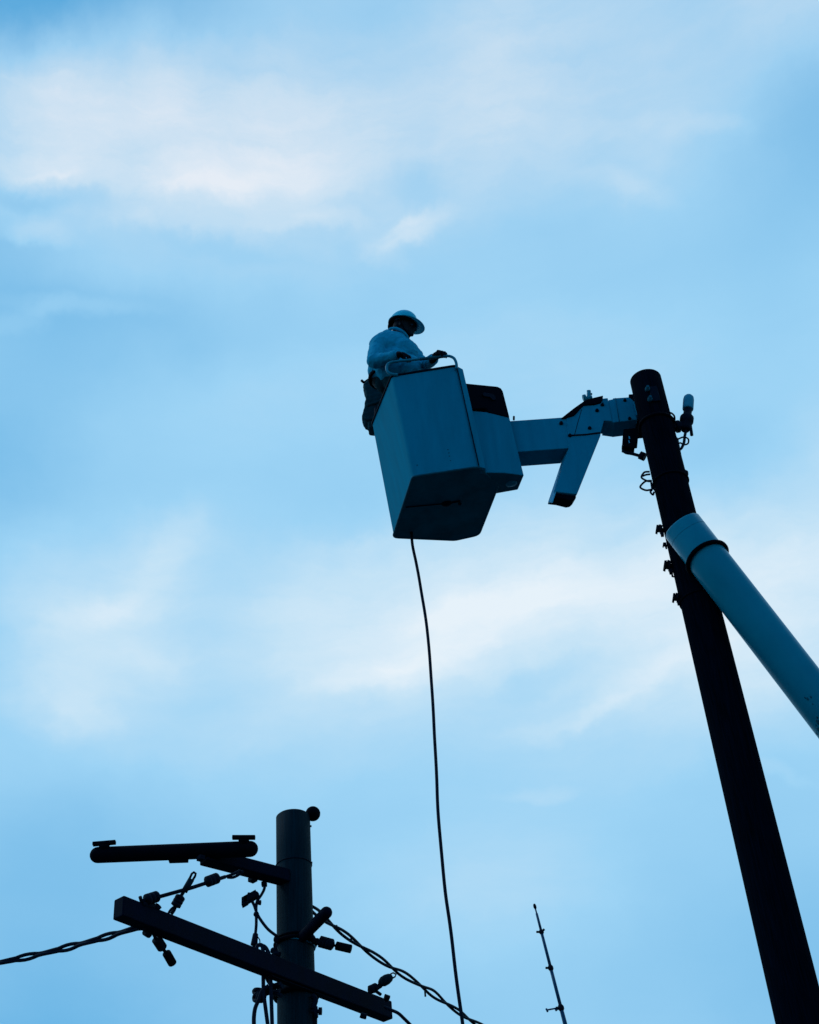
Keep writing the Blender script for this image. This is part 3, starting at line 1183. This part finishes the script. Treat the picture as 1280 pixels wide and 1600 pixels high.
# shirt
bm = B()
ell(bm, PY(611, 547, 9.18), AX, AY, AZ, 0.185, 0.165, 0.19)
ell(bm, PY(629, 553, 9.17), AX, AY, AZ, 0.145, 0.15, 0.16)
ell(bm, PY(617, 572, 9.18), AX, AY, AZ, 0.195, 0.16, 0.20)
ell(bm, PY(600, 580, 9.25), AX, AY, AZ, 0.150, 0.15, 0.135)
ell(bm, PY(640, 576, 9.14), AX, AY, AZ, 0.11, 0.13, 0.13)
capsule(bm, PY(606, 526, 9.16), PY(628, 534, 9.2), 0.065, 0.07)
capsule(bm, PY(604, 531, 9.12), rsh, 0.085, 0.078)
capsule(bm, rsh, rel, 0.080, 0.072)
capsule(bm, rel, rwr, 0.068, 0.047)
capsule(bm, PY(630, 538, 9.24), lsh, 0.08, 0.07)
capsule(bm, lsh, lelb, 0.07, 0.06)
capsule(bm, lelb, lwr, 0.058, 0.046)
o = obj('shirt', bm, M_SHIRT, pr)
organic(o, 0.008, 2, 0.0075, 9)
for v in o.data.vertices:
    p = v.co
    r_ = 1 - abs(noise.noise(V((p.x * 9 + p.z * 7, p.y * 9, p.z * 16 - p.x * 9)))) * 2
    v.co += v.normal * (0.0045 * max(0, r_) ** 3 - 0.001)
# collar
bm = B()
cpts = []
for k in range(26):
    a = 2 * math.pi * k / 26
    cpts.append(PY(622, 526.5, 9.17) + V((math.cos(a) * 0.088, math.sin(a) * 0.088, -0.055 * math.cos(a - 0.25))))
tube(bm, cpts, 0.014, 8, closed=True)
obj('collar', bm, M_SHIRT, pr)
# cuffs
for e_, w_ in ((rel, rwr), (lelb, lwr)):
    bm = B()
    d_ = (w_ - e_).normalized()
    cyl(bm, w_ - d_ * 0.035, w_ + d_ * 0.02, 0.052, 0.050, 20)
    obj('cuff', bm, M_SHIRT, pr, 0.006)
# belt
bm = B()
bc_ = PY(600, 590, 9.27)
for dz in (-0.012, 0.006):
    tube(bm, [bc_ + V((math.cos(a) * 0.130, math.sin(a) * 0.130, dz + 0.012 * math.cos(a))) for a in [2 * math.pi * k / 32 for k in range(32)]], 0.013, 8, closed=True)
obj('belt', bm, M_BLACK, pr)
# trousers
bm = B()
capsule(bm, hipc + V((0, 0, 0.03)), hipc + V((0.03, 0, -0.06)), 0.128, 0.125)
for s in (-1, 1):
    hp, kn, an = LEGS[s]
    capsule(bm, hp, kn, 0.092, 0.075)
    capsule(bm, kn, an, 0.075, 0.065)
o = obj('trousers', bm, M_TROUSER, pr)
organic(o, 0.011, 3, 0.006, 12)
bm = B()
for s in (-1, 1):
    f_ = V((LEGS[s][2].x, LEGS[s][2].y, floor.z))
    ell(bm, f_ + V((0.06, 0, 0.055)), AX, AY, AZ, 0.15, 0.055, 0.055)
    capsule(bm, f_ + V((0, 0, 0.06)), f_ + V((0, 0, 0.16)), 0.055, 0.06)
o = objs('boot', bm, M_BLACK, pr)
# helmet
ht_f = (fwd + V((0, 0, -0.06))).normalized()
ht_s = hs
ht_u = ht_f.cross(ht_s).normalized()
if ht_u.z < 0:
    ht_u = -ht_u
hc = PY(630.5, 503.5, 9.16)
bm = B()
NU, NV = 40, 12
rings = []
for i in range(NV + 1):
    th = (math.pi / 2) * i / NV
    rr_ = []
    for k in range(NU):
        a = 2 * math.pi * k / NU
        dip = -0.012 * (i / NV) ** 2
        p = hc + ht_f * (0.132 * math.sin(th) * math.cos(a)) + ht_s * (0.112 * math.sin(th) * math.sin(a)) + ht_u * (0.118 * math.cos(th) + dip)
        if i:
            # two shallow ridges along the crown
            rdg = math.exp(-((math.sin(a) * math.sin(th) * 0.112) ** 2) / 0.0004) * 0.005 * math.cos(th)
            p += ht_u * rdg
        rr_.append(bm.verts.new(p))
    rings.append(rr_)
for A_, B_ in zip(rings[1:], rings[2:]):
    for k in range(NU):
        bm.faces.new((A_[k], B_[k], B_[(k + 1) % NU], A_[(k + 1) % NU])).smooth = True
for v in rings[0][1:]:
    bm.verts.remove(v)
t0 = rings[0][0]
for k in range(NU):
    bm.faces.new((t0, rings[1][k], rings[1][(k + 1) % NU])).smooth = True
# visor and narrow rim
br = []
for k in range(NU):
    a = 2 * math.pi * k / NU
    c_ = max(0, math.cos(a))
    wv = 0.010 + 0.082 * c_ ** 1.3
    base_v = hc + ht_f * (0.132 * math.cos(a)) + ht_s * (0.112 * math.sin(a)) - ht_u * 0.012
    out = base_v + (ht_f * math.cos(a) + ht_s * math.sin(a) * (0.9 if c_ > 0 else 1)).normalized() * wv - ht_u * (0.006 + 0.034 * c_)
    br.append(bm.verts.new(out))
for k in range(NU):
    bm.faces.new((rings[-1][k], br[k], br[(k + 1) % NU], rings[-1][(k + 1) % NU])).smooth = True
bmesh.ops.recalc_face_normals(bm, faces=bm.faces)
hel = obj('helmet', bm, M_HELMET, pr)
md = hel.modifiers.new('shell', 'SOLIDIFY')
md.thickness = 0.005
md.offset = -1
bm = B()
tube(bm, [hc + ht_f * (0.122 * math.cos(a)) + ht_s * (0.103 * math.sin(a)) - ht_u * 0.026 for a in [2 * math.pi * k / 30 for k in range(30)]], 0.012, 8, closed=True)
obj('headband', bm, M_BLACK, hel)
bm = B()
ell(bm, hc - ht_f * 0.118 - ht_u * 0.015, ht_f, ht_s, ht_u, 0.022, 0.06, 0.05)
tube(bm, [hc - ht_f * 0.122 + ht_u * 0.05, hc - ht_f * 0.138 + ht_u * 0.02, hc - ht_f * 0.142 - ht_u * 0.03, hc - ht_f * 0.13 - ht_u * 0.07], 0.011, 8, 3)
o = obj('rear_pad', bm, M_BLACK, hel)
organic(o, 0.006, 2)
bm = B()
for s in (-1, 1):
    tube(bm, [hc + ht_s * (s * 0.10) - ht_u * 0.02, headc + hs * (s * 0.078) + fwd * 0.02 - hu * 0.06, headc + fwd * 0.075 - hu * 0.128], 0.005, 6, 4)
objs('chin_strap', bm, M_BLACK, hel)


# gloved hands
def hand(name, wrist, palm_dir, back_dir, curl, parent, thumb_side=1, grip=None):
    """palm, four fingers of unequal length bent at the knuckles and a thumb leaving the side of the palm"""
    f = palm_dir.normalized()
    bk = (back_dir - f * back_dir.dot(f)).normalized()
    sd = f.cross(bk).normalized()
    bm = B()
    pc = wrist + f * 0.055
    ell(bm, pc, f, sd, bk, 0.055, 0.044, 0.019)
    capsule(bm, wrist - f * 0.02, wrist + f * 0.03, 0.031, 0.030)
    lens = (0.072, 0.082, 0.077, 0.060)
    for i in range(4):
        off = (i - 1.5) * 0.0215
        p = wrist + f * (0.095 - 0.004 * abs(i - 1.2)) + sd * off
        d = f.copy()
        L = lens[i] + 0.012
        for j, part in enumerate((0.45, 0.32, 0.23)):
            ang = curl[j] + 0.06 * (i - 1)
            d = (d * math.cos(ang) - bk_rot(bk, f, d) * math.sin(ang)).normalized()
            q = p + d * (L * part)
            capsule(bm, p, q, 0.0115 - 0.001 * j, 0.0108 - 0.001 * j, 10)
            p = q
    t0_ = wrist + f * 0.035 + sd * (0.034 * thumb_side) - bk * 0.004
    t1 = t0_ + (f * 0.7 + sd * 0.5 * thumb_side - bk * 0.55).normalized() * 0.042
    t2 = t1 + (f * 0.8 - bk * 0.75).normalized() * 0.034
    capsule(bm, t0_, t1, 0.015, 0.013, 10)
    capsule(bm, t1, t2, 0.0125, 0.011, 10)
    o = obj(name, bm, M_GLOVE, parent)
    organic(o, 0.0035, 2)
    return o


def bk_rot(bk, f, d):
    """the direction that is 'up' off the back of the finger once it has turned to d"""
    c = d.dot(f)
    s = -d.dot(bk)
    return (bk * c + f * s).normalized()


hand('glove', rwr + V((0.012, -0.01, 0)), RP(640, 558) - rwr + V((0, 0, 0.03)), V((-0.1, -0.35, 1)), (0.45, 0.75, 0.6), pr, -1)
hand('glove', RP(678, 557.5) + V((0.0, 0.07, 0.045)), V((0.62, -0.62, 0.10)), V((0.1, -0.2, 1)), (0.75, 0.95, 0.7), pr, 1)

# ------------------------------------------------------------------ line hanging from the bucket
pts = [(644, 835), (644.5, 850), (650, 878), (657, 915), (664, 955), (670, 1010), (674.5, 1070), (678, 1130), (681, 1190), (685, 1260), (689.5, 1330), (695.5, 1390), (702, 1440), (709, 1495), (716, 1548), (722, 1592), (728, 1640)]
_s0 = bw(bl_(643.5, 832))
YR = _s0.y
P_ = [_s0 + bz * 0.03] + [PY(x, y, YR) for x, y in pts[1:]]
last = P_[-1]
P_ += [V((last.x + .05, YR, 3.0)), V((last.x + .1, YR - .05, 1.2)), V((last.x + .15, YR - .1, 0.02))]
bm = B()
PP = smooth_path(P_, 8)
for i, p in enumerate(PP[3:-3]):
    p.x += 0.006 * noise.noise(V((0, 0, p.z * 2.1)))
tube(bm, PP, 0.013, 10)
tag(obj('rope', bm, M_CABLE, orig=P_[0]), 'thick dark rope hanging from underneath the bucket down to the ground', 'rope')

# ------------------------------------------------------------------ lower utility pole on the left
QY = 10.1
QX = PY(458, 1275, QY).x
QTOP = PY(458, 1276, QY).z
pole2 = empty('utility_pole', (QX, QY, 0), 'shorter wooden utility pole with long slanting crossarm, wires and insulators', 'utility pole')


def qr(z):
    return 0.131 + (7.1 - z) * 0.004


bm = B()
zs = [0, 3, 4, 5, 6, QTOP - .3, QTOP - 0.008, QTOP]
tube(bm, [V((QX, QY, z)) for z in zs], [qr(z) for z in zs[:-1]] + [qr(QTOP) - .008], 48)
obj('shaft', bm, M_WOOD2, pole2)


def qring(z, extra, r, m, name='band', tilt=0.0, rot=0):
    bm = B()
    pts = [V((QX + math.cos(a) * (qr(z) + extra), QY + math.sin(a) * (qr(z) + extra), z + math.cos(a - rot) * tilt)) for a in [2 * math.pi * k / 40 for k in range(40)]]
    tube(bm, pts, r, 8, closed=True)
    return obj(name, bm, m, pole2)


QF = QY - 0.13
qring(PY(460, 1340, QF).z, 0.001, 0.005, M_STEEL)
qring(PY(460, 1464, QF).z, 0.010, 0.016, M_BLACK)
qring(PY(460, 1458, QF).z, 0.006, 0.012, M_BLACK)
qring(PY(462, 1466.5, QF).z, 0.006, 0.0065, M_RAIL, 'wire_band', -0.02)
qring(PY(462, 1545, QF).z, 0.012, 0.02, M_BLACK)
bm = B()
c = PY(489, 1271.5, QY + .02)
ell(bm, c, AX, AY, AZ, 0.058, 0.058, 0.058, 24, 16)
cyl(bm, c, V((QX + .05, QY, c.z - .06)), 0.02, 0.02, 8)
obj('ball_finial', bm, M_BLACK, pole2)
for x, y in ((484.5, 1291), (485.8, 1348)):
    bm = B()
    c = PY(x, y, QY)
    cyl(bm, c - V((.03, 0, 0)), c + V((.012, 0, 0)), 0.008, 0.008, 6)
    obj('bolt', bm, M_STEEL, pole2)

# crossarm, level, running away to the right in front of the pole
ZC = PY(463, 1519, QF - 0.14).z
cl, crr = PZ(185, 1418, ZC), PZ(606, 1581, ZC)
cd = (crr - cl).normalized()
csd = cd.cross(AZ).normalized()
if csd.y > 0:
    csd = -csd
bm = B()
hw, hh, ch = 0.047, 0.068, 0.02
sect = [(-hw, -hh), (hw, -hh), (hw, hh), (-hw, hh)]
lo = [cl + csd * a + AZ * b for a, b in sect]
hi = [crr + csd * a + AZ * b for a, b in sect]
loft(bm, lo, hi)
arm = obj('crossarm', bm, M_BEAM, pole2, 0.008)
bm = B()
bar(bm, cl.lerp(crr, 0.52) - AZ * 0.068, cl.lerp(crr, 0.78) - AZ * 0.068, 0.05, 0.02)
obj('brace_strap', bm, M_STEEL, arm)


def CP(x, y, dy=0.0):
    """point near the crossarm's own distance"""
    t = max(0.0, min(1.0, (x - 190) / 413.0))
    dpt = ((cl.lerp(crr, t * 0.86 / (0.86 + 0.14 * t)) - CAM) @ FW) + dy
    r = ray(x, y)
    return CAM + r * (dpt / (r @ FW))


def insulator(name, p0, p1, r, parent, n=3, m=M_STEEL):
    """shackle insulator: ribbed barrel between two end caps"""
    bm = B()
    prof = [(0, r * .45), (.06, r * .8)]
    for k in range(n):
        a = .08 + .84 * k / n
        b = .08 + .84 * (k + 1) / n
        prof += [(a, r), (a + (b - a) * .8, r), (a + (b - a) * .85, r * .9), (b - .005, r * .9)]
    prof += [(.94, r * .8), (1, r * .45)]
    lathe(bm, p0, p1, prof, 14)
    return obj(name, bm, m, parent)


# dead end link from bracket arm to crossarm
bm = B()
tube(bm, [CP(228, 1407), CP(300, 1387), CP(352, 1370)], 0.013, 8)
tube(bm, [CP(352, 1370), CP(364, 1366), CP(376, 1360)], 0.010, 8)
tube(bm, [CP(356, 1371), CP(364, 1371), CP(374, 1366), CP(380, 1361)], 0.010, 8, 3)
objs('tie_rod', bm, M_STEEL, pole2)
insulator('insulator', CP(227, 1406.5), CP(248, 1400), 0.037, pole2)
insulator('insulator', CP(322, 1378.5), CP(342, 1371), 0.037, pole2)
bm = B()
cyl(bm, CP(219, 1401), CP(222, 1412), 0.012, 0.012, 8)
cyl(bm, CP(221, 1408), CP(230, 1405), 0.012, 0.012, 8)
tube(bm, [CP(221, 1412), CP(232, 1415), CP(240, 1416)], 0.022, 8)
cyl(bm, CP(243, 1421), CP(248, 1415), 0.022, 0.026, 8)
objs('arm_clamp', bm, M_STEEL, arm)
# hanging link with long clip
insulator('insulator', CP(273.5, 1417), CP(283.5, 1399), 0.034, pole2)
bm = B()
tube(bm, [CP(283, 1400), CP(288, 1392)], 0.012, 8)
tube(bm, [CP(288, 1393), CP(299, 1374)], 0.022, 10)
obj('clip_body', bm, M_WOOD2, pole2, 0.0)
bm = B()
tube(bm, [CP(295, 1376), CP(300, 1365), CP(303, 1363), CP(306, 1365), CP(305, 1369), CP(299.5, 1378)], 0.008, 8)
tube(bm, [CP(277, 1416), CP(270, 1418.5), CP(265, 1424), CP(263, 1428)], 0.008, 8, 3)
tube(bm, [CP(274, 1417), CP(272, 1422), CP(268, 1428)], 0.012, 8, 3)
objs('wire_loop', bm, M_STEEL, pole2)
# link below the arm
bm = B()
tube(bm, [CP(238, 1456), CP(244, 1468)], 0.010, 8)
cyl(bm, CP(254, 1482), CP(261, 1490), 0.011, 0.011, 8)
cyl(bm, CP(226, 1456), CP(234, 1460), 0.022, 0.026, 8)
cyl(bm, CP(229, 1455), CP(233, 1450), 0.012, 0.012, 8)
objs('hanger_link', bm, M_STEEL, pole2)
insulator('insulator', CP(244, 1466), CP(255, 1483), 0.034, pole2)
bm = B()
cyl(bm, CP(260, 1488.5), CP(270, 1506), 0.029, 0.029, 12)
obj('weight', bm, M_BLACK, pole2, 0.004)

# bracket arm, parallel to the crossarm, and capsule bar with two caps
ZB = PY(433, 1368, QF - .02).z
b1 = V((QX, QY, ZB))
b0 = PZ(318, 1338, ZB)
b1 = b0 + (PZ(434, 1368, ZB) - b0) * 1.12
bm = B()
bar(bm, b0, b1, 0.11, 0.10)
ba = obj('bracket_arm', bm, M_BEAM, pole2, 0.01)
bm = B()
for x0_, y0_, x1_, y1_ in ((391, 1379, 399, 1382), (310, 1346, 318, 1348)):
    bar(bm, PZ(x0_, y0_ - 6, ZB - 0.05), PZ(x1_, y1_ - 6, ZB - 0.05), 0.05, 0.03)
objs('pad', bm, M_STEEL, ba)
mid = (b0 + V((0, 0, 0.11)))
dC = (b0 - CAM) @ FW


def BP(x, y, dd=0.0):
    r = ray(x, y)
    return CAM + r * ((dC + dd) / (r @ FW))


bm = B()
capsule(bm, BP(153, 1336), BP(391, 1326.5), 0.0575, 0.0575, 24)
cb = obj('insulated_bar', bm, M_BLACK, pole2)
for x, y in ((163, 1319.5), (381, 1310.5)):
    bm = B()
    tl = 0.10 if x < 200 else 0.0
    bar(bm, BP(x - 18, y - 2 + tl * 15), BP(x + 18, y - 2 - tl * 15), 0.035, 0.026)
    cyl(bm, BP(x, y - 1), BP(x + .3, y + 9), 0.040, 0.036, 16)
    obj('terminal_cap', bm, M_BLACK, cb, 0.004)
bm = B()
c0, c1 = BP(264, 1343), BP(294, 1342)
bar(bm, c0, c1, 0.06, 0.035)
objs('pad', bm, M_BLACK, cb, 0.004)

# stub tube leaning towards the viewer off the right of the pole
bm = B()
s0_, s1_ = V((QX + .05, QY - .10, PY(472, 1464, QF).z)), PY(510, 1426, QY - 0.35)
capsule(bm, s0_, s1_, 0.040, 0.043, 20)
obj('stub_tube', bm, M_BEAM, pole2)
# ribbed connector pointing right
bm = B()
QP = lambda x, y, d=0.0: PY(x, y, QY - 0.1 + d)
cyl(bm, QP(484, 1467), QP(503, 1472), 0.02, 0.016, 8)
cyl(bm, QP(488, 1463), QP(491, 1474), 0.018, 0.018, 8)
cyl(bm, QP(495, 1467), QP(496, 1476), 0.016, 0.014, 8)
cyl(bm, QP(517, 1476), QP(526, 1478), 0.010, 0.010, 8)
objs('connector_stem', bm, M_STEEL, pole2)
insulator('insulator', QP(498, 1470.5), QP(522, 1477), 0.042, pole2, 4)
bm = B()
cyl(bm, QP(525, 1477.5), QP(549, 1483), 0.031, 0.031, 12)
obj('connector_sleeve', bm, M_BLACK, pole2, 0.004)
# bolts
bm = B()
cyl(bm, QP(486, 1580), QP(500, 1580), 0.014, 0.014, 8)
cyl(bm, QP(498, 1580), QP(503, 1580), 0.028, 0.028, 8)
cyl(bm, QP(493, 1573), QP(494, 1590), 0.016, 0.016, 8)
tube(bm, [QP(488, 1555), QP(493, 1562), QP(491, 1570), QP(489, 1577)], 0.02, 8, 4)
obj('band_clamp', bm, M_STEEL, pole2)
bm = B()
tube(bm, [QP(487, 1560, .05), QP(492, 1575, .05), QP(492, 1640, .05), V((QX + .18, QY, 3.0)), V((QX + .19, QY, 0))], 0.018, 8)
obj('conduit', bm, M_STEEL, pole2)
# right end of the crossarm
insulator('insulator', CP(577, 1547), CP(590, 1541), 0.03, pole2, 2)
bm = B()
lathe(bm, CP(592, 1538), CP(613, 1525), [(0, .012), (.1, .025), (.3, .037), (.6, .038), (.85, .03), (1, .016)], 14)
obj('insulator', bm, M_WOOD2, pole2)
bm = B()
tube(bm, [CP(585, 1546), CP(594, 1540), CP(597, 1533)], 0.020, 8)
cyl(bm, CP(577, 1548), CP(586, 1546), 0.024, 0.024, 10)
cyl(bm, CP(588, 1549), CP(595, 1554), 0.012, 0.012, 8)
tube(bm, [CP(603, 1557), CP(605, 1564)], 0.016, 8)
cyl(bm, CP(601, 1557), CP(609, 1559), 0.02, 0.016, 8)
cyl(bm, CP(569, 1583), CP(567, 1591), 0.024, 0.026, 8)
cyl(bm, CP(571, 1590), CP(565, 1588), 0.014, 0.014, 8)
objs('arm_clamp', bm, M_STEEL, arm)
bm = B()
tube(bm, [CP(608, 1529), CP(611, 1521.5), CP(614.5, 1520), CP(619, 1522.5), CP(617.5, 1526), CP(611, 1530)], 0.006, 8)
objs('wire_loop', bm, M_STEEL, pole2)
# spool knob behind the arm, left of the shaft
bm = B()
ell(bm, PY(427.5, 1485.5, QF - .02), AX, AY, AZ, 0.024, 0.024, 0.024, 12, 8)
ell(bm, PY(432, 1468, QF + .02), AX, AY, AZ, 0.022, 0.022, 0.03, 12, 8)
cyl(bm, PY(427, 1488, QF - .02), PY(438, 1492, QF - .02), 0.02, 0.02, 8)
tube(bm, [PY(433, 1474, QF), PY(432, 1482, QF), PY(436, 1492, QF)], 0.006, 6, 3)
objs('spool', bm, M_STEEL, pole2)
# connector clamp on the jumper
bm = B()
QW = lambda x, y, d=-.05: PY(x, y, QF + d)
box(bm, QW(391, 1403), (QW(401, 1397) - QW(380, 1409)).normalized(), AY, AZ, 0.10, 0.06, 0.055)
box(bm, QW(383, 1408), (QW(401, 1397) - QW(380, 1409)).normalized(), AY, AZ, 0.05, 0.06, 0.062)
ell(bm, QW(399, 1399), AX, AY, AZ, 0.03, 0.03, 0.032, 12, 8)
cyl(bm, QW(389, 1402), QW(389.5, 1395), 0.012, 0.014, 6)
cyl(bm, QW(400, 1410), QW(408, 1410.5), 0.015, 0.021, 8)
ell(bm, QW(400.5, 1428.5), AX, AY, AZ, 0.021, 0.02, 0.021, 12, 8)
cyl(bm, QW(399.5, 1459), QW(397, 1477), 0.020, 0.026, 10)
box(bm, QW(413, 1381.5), AX, AY, AZ, 0.04, 0.04, 0.03)
objs('wire_connector', bm, M_STEEL, pole2, 0.004)

# ------------------------------------------------------------------ cables


def cable(name, paths, r, label, cat='cable', smooth=5, m=M_CABLE, group=None):
    bm = B()
    for p in paths:
        tube(bm, p, r, 8, smooth)
    o = obj(name, bm, m, orig=paths[0][0])
    return tag(o, label, cat, group)


cable('jumper_wire', [[QW(414, 1382), QW(413, 1389), QW(408, 1399), QW(402, 1408), QW(400.5, 1416), QW(400.5, 1428), QW(400.5, 1445), QW(399, 1462), QW(397, 1480)]], 0.011,
      'short dark jumper wire dropping from bracket arm to the crossarm past a clamp', 'wire')
cable('jumper_wire', [[QW(393, 1406), QW(397, 1414), QW(402, 1428), QW(410, 1441), QW(420, 1453), QW(433, 1463)]], 0.011,
      'short curved jumper wire running from the clamp down to the shorter pole', 'wire')
cable('jumper_wire', [[QW(403, 1464), QW(406, 1469), QW(406, 1475)]], 0.004,
      'hair thin wire loop just above the crossarm left of the shorter pole', 'wire')
QV = lambda x, y, d=-.24: PY(x, y, QF + d)


def down(pts, dx=0.0):
    P = [QV(x, y) for x, y in pts]
    l = P[-1]
    return P + [V((l.x + dx, l.y + .1, 3.0)), V((QX - .16, QY - .05, 1.5)), V((QX - .17, QY - .05, 0))]


cable('riser_cable', [down([(401, 1484), (403, 1477), (408, 1476), (411, 1484), (411.5, 1500), (411.5, 1530), (412, 1550), (415, 1575), (419, 1605)])], 0.0135,
      'middle one of three dark cables hanging down left of the shorter pole', 'cable', group='cables hanging beside the shorter pole')
cable('riser_cable', [down([(405, 1477), (412, 1478), (419, 1487), (422, 1500), (423, 1530), (424, 1560), (425.5, 1605)])], 0.0135,
      'dark cable hanging closest to the shorter pole', 'cable', group='cables hanging beside the shorter pole')
cable('riser_cable', [down([(420, 1540), (410, 1548), (405, 1561), (399, 1575), (397, 1588), (397, 1606)])], 0.0145,
      'outermost left cable bowing away from the shorter pole', 'cable', group='cables hanging beside the shorter pole')
bm = B()
QU = lambda x, y, d=-.2: PY(x, y, QF + d)
for lp in ([(437, 1537), (425, 1541), (412, 1548), (403, 1558), (402, 1563), (408, 1562)], [(440, 1556), (430, 1552), (418, 1552), (406, 1556), (399, 1553), (397, 1549), (401, 1546), (408, 1547), (413, 1552)],
           [(408, 1547), (398, 1556), (397, 1560), (402, 1564), (409, 1558), (416, 1550)], [(416, 1525), (421, 1535), (428, 1540), (438, 1537)],
           [(405, 1552), (415, 1547), (430, 1543), (442, 1541)], [(437, 1549), (425, 1550), (410, 1556), (405, 1560)]):
    tube(bm, [QU(x, y, -.22 + .02 * (i % 3)) for i, (x, y) in enumerate(lp)], 0.0145, 8, 5)
ell(bm, QU(408, 1556), AX, AY, AZ, 0.04, 0.04, 0.05, 12, 8)
tag(obj('cable_coil', bm, M_CABLE, orig=QU(408, 1552)), 'tangled knot of dark cable tied beside the shorter pole under the crossarm', 'cable')


def twist(path, r, gap=0.03, per=0.5, phase=0.0, eyes=False):
    """two strands wound loosely round one another along a path"""
    Q_ = smooth_path(path, 12)
    PP = [Q_[0]]
    for q in Q_[1:]:
        while (q - PP[-1]).length > 0.03 and len(PP) < 900:
            PP.append(PP[-1] + (q - PP[-1]).normalized() * 0.03)
    s = 0.0
    A_, B_ = [], []
    for i, p in enumerate(PP):
        if i:
            s += (p - PP[i - 1]).length
        t = (PP[min(i + 1, len(PP) - 1)] - PP[max(i - 1, 0)]).normalized()
        u = t.cross(AY).normalized()
        v = t.cross(u)
        a = math.pi * s / per + phase
        wob = 0.8 + 0.4 * noise.noise(V((s * 1.7, 0, phase)))
        if eyes:
            o = u * (r * 0.55 + gap * wob * max(0.0, math.sin(a)) ** 0.8) + v * 0.004 * math.cos(a)
        else:
            o = u * math.sin(a + 0.5 * noise.noise(V((s * 2.3, 3, 0)))) * gap * wob + v * math.cos(a) * gap * 0.5
        A_.append(p + o)
        B_.append(p - o)
    bm = B()
    tube(bm, A_, r, 8)
    tube(bm, B_, r, 8)
    return bm


def far_on(p_last, p_prev, dist, drop=0.0):
    d = (p_last - p_prev)
    d.z = 0
    d.normalize()
    return p_last + d * dist + V((0, 0, drop))


# left service cable
ZL = ZC - 0.05
LPts = [PZ(226, 1446, ZL), PZ(150, 1468.5, ZL), PZ(75, 1488, ZL), PZ(0, 1504, ZL - .02)]
LPts.append(far_on(LPts[-1], LPts[-2], 5, 0.1))
LPts.append(far_on(LPts[-1], LPts[-2], 6, 0.5))
bm = twist(LPts, 0.0125, 0.014, 0.150, 2.0, True)
tag(obj('twisted_cable', bm, M_CABLE, orig=LPts[0]), 'twisted pair cable running from left crossarm end out of the left side', 'cable')
# right service cable
ZR = PY(489, 1420, QY + .1).z
RPt = [PZ(486, 1418, ZR), PZ(512, 1439, ZR), PZ(550, 1468, ZR - .01), PZ(606, 1507, ZR - .02), PZ(660, 1541, ZR - .03), PZ(733, 1592, ZR - .03), PZ(800, 1632, ZR - .02)]
RPt.append(far_on(RPt[-1], RPt[-2], 10, 0.4))
bm = twist(RPt, 0.0115, 0.027, 0.46, 0.2)
rcab = tag(obj('twisted_cable', bm, M_CABLE, orig=RPt[0]), 'loosely twisted double cable running from the shorter pole down to lower right', 'cable')
for x, y in ((526, 1450), (549, 1467), (664.5, 1553)):
    t_ = PZ(x, y, ZR - .01)
    bm = B()
    tube(bm, [t_ + V((0, 0, .022)), t_ - V((.0, 0, .022))], 0.009, 6)
    obj('spacer', bm, M_CABLE, rcab)
e = CP(608, 1577)
cable('drop_wire', [[CP(600, 1573), CP(611, 1578), CP(622, 1583), CP(632, 1592), CP(643, 1603), CP(660, 1622) + V((.1, .3, 0)), CP(660, 1622) + V((3, 6, .2))]], 0.0125,
      'single dark wire leaving the right end of the slanting crossarm', 'wire')

# ------------------------------------------------------------------ whip antenna
YA = 12.5
ant = empty('antenna', PY(884, 1603, YA) * 1, 'thin segmented whip antenna leaning left in lower right open sky', 'antenna')
top_, bot_ = PY(835.5, 1415, YA), PY(884, 1603, YA)
ddA = (bot_ - top_)
footA = bot_ + ddA * (bot_.z / -ddA.z)
ant.location = footA
AP = lambda t: top_.lerp(bot_, t)
tA = lambda y: (y - 1415) / 188.0
bm = B()
tube(bm, [AP(0.0), AP(tA(1430))], [.007, .007], 8)
tube(bm, [AP(tA(1428)), AP(tA(1456))], [.011, .012], 8)
tube(bm, [AP(tA(1456)), AP(tA(1516))], [.013, .014], 8)
tube(bm, [AP(tA(1516)), AP(tA(1575))], [.015, .015], 8)
tube(bm, [AP(tA(1575)), bot_, footA], [.017, .019, .035], 8)
M_MAST = mat('antenna_mast', (0.003, 0.05, 0.10), 0.5, 0, 0.2, 0.2, 20)
obj('mast', bm, M_MAST, ant)
for y, r, l in ((1416.5, .014, .05), (1458, .022, .045), (1515, .024, .055), (1576, .027, .06)):
    bm = B()
    c = AP(tA(y))
    d = ddA.normalized()
    lathe(bm, c - d * l / 2, c + d * l / 2, [(0, r * .6), (.3, r), (.7, r), (1, r * .6)], 8)
    if y > 1420:
        s = 1 if y == 1458 else -1
        cyl(bm, c, c + V((-.045, -.01, .0)), .010, .010, 6)
        cyl(bm, c, c + V((.03 if y < 1500 else .01, -.01, .02)), .010, .010, 6)
    obj('joint', bm, M_STEEL, ant)
bm = B()
c = AP(tA(1575.5))
tube(bm, [c, PY(855, 1578, YA)], .007, 6)
tube(bm, [PY(853.5, 1576, YA), PY(856, 1581, YA)], .009, 6)
tube(bm, [PY(868, 1579, YA), PY(873, 1575, YA)], .010, 6)
obj('side_arm', bm, M_MAST, ant)
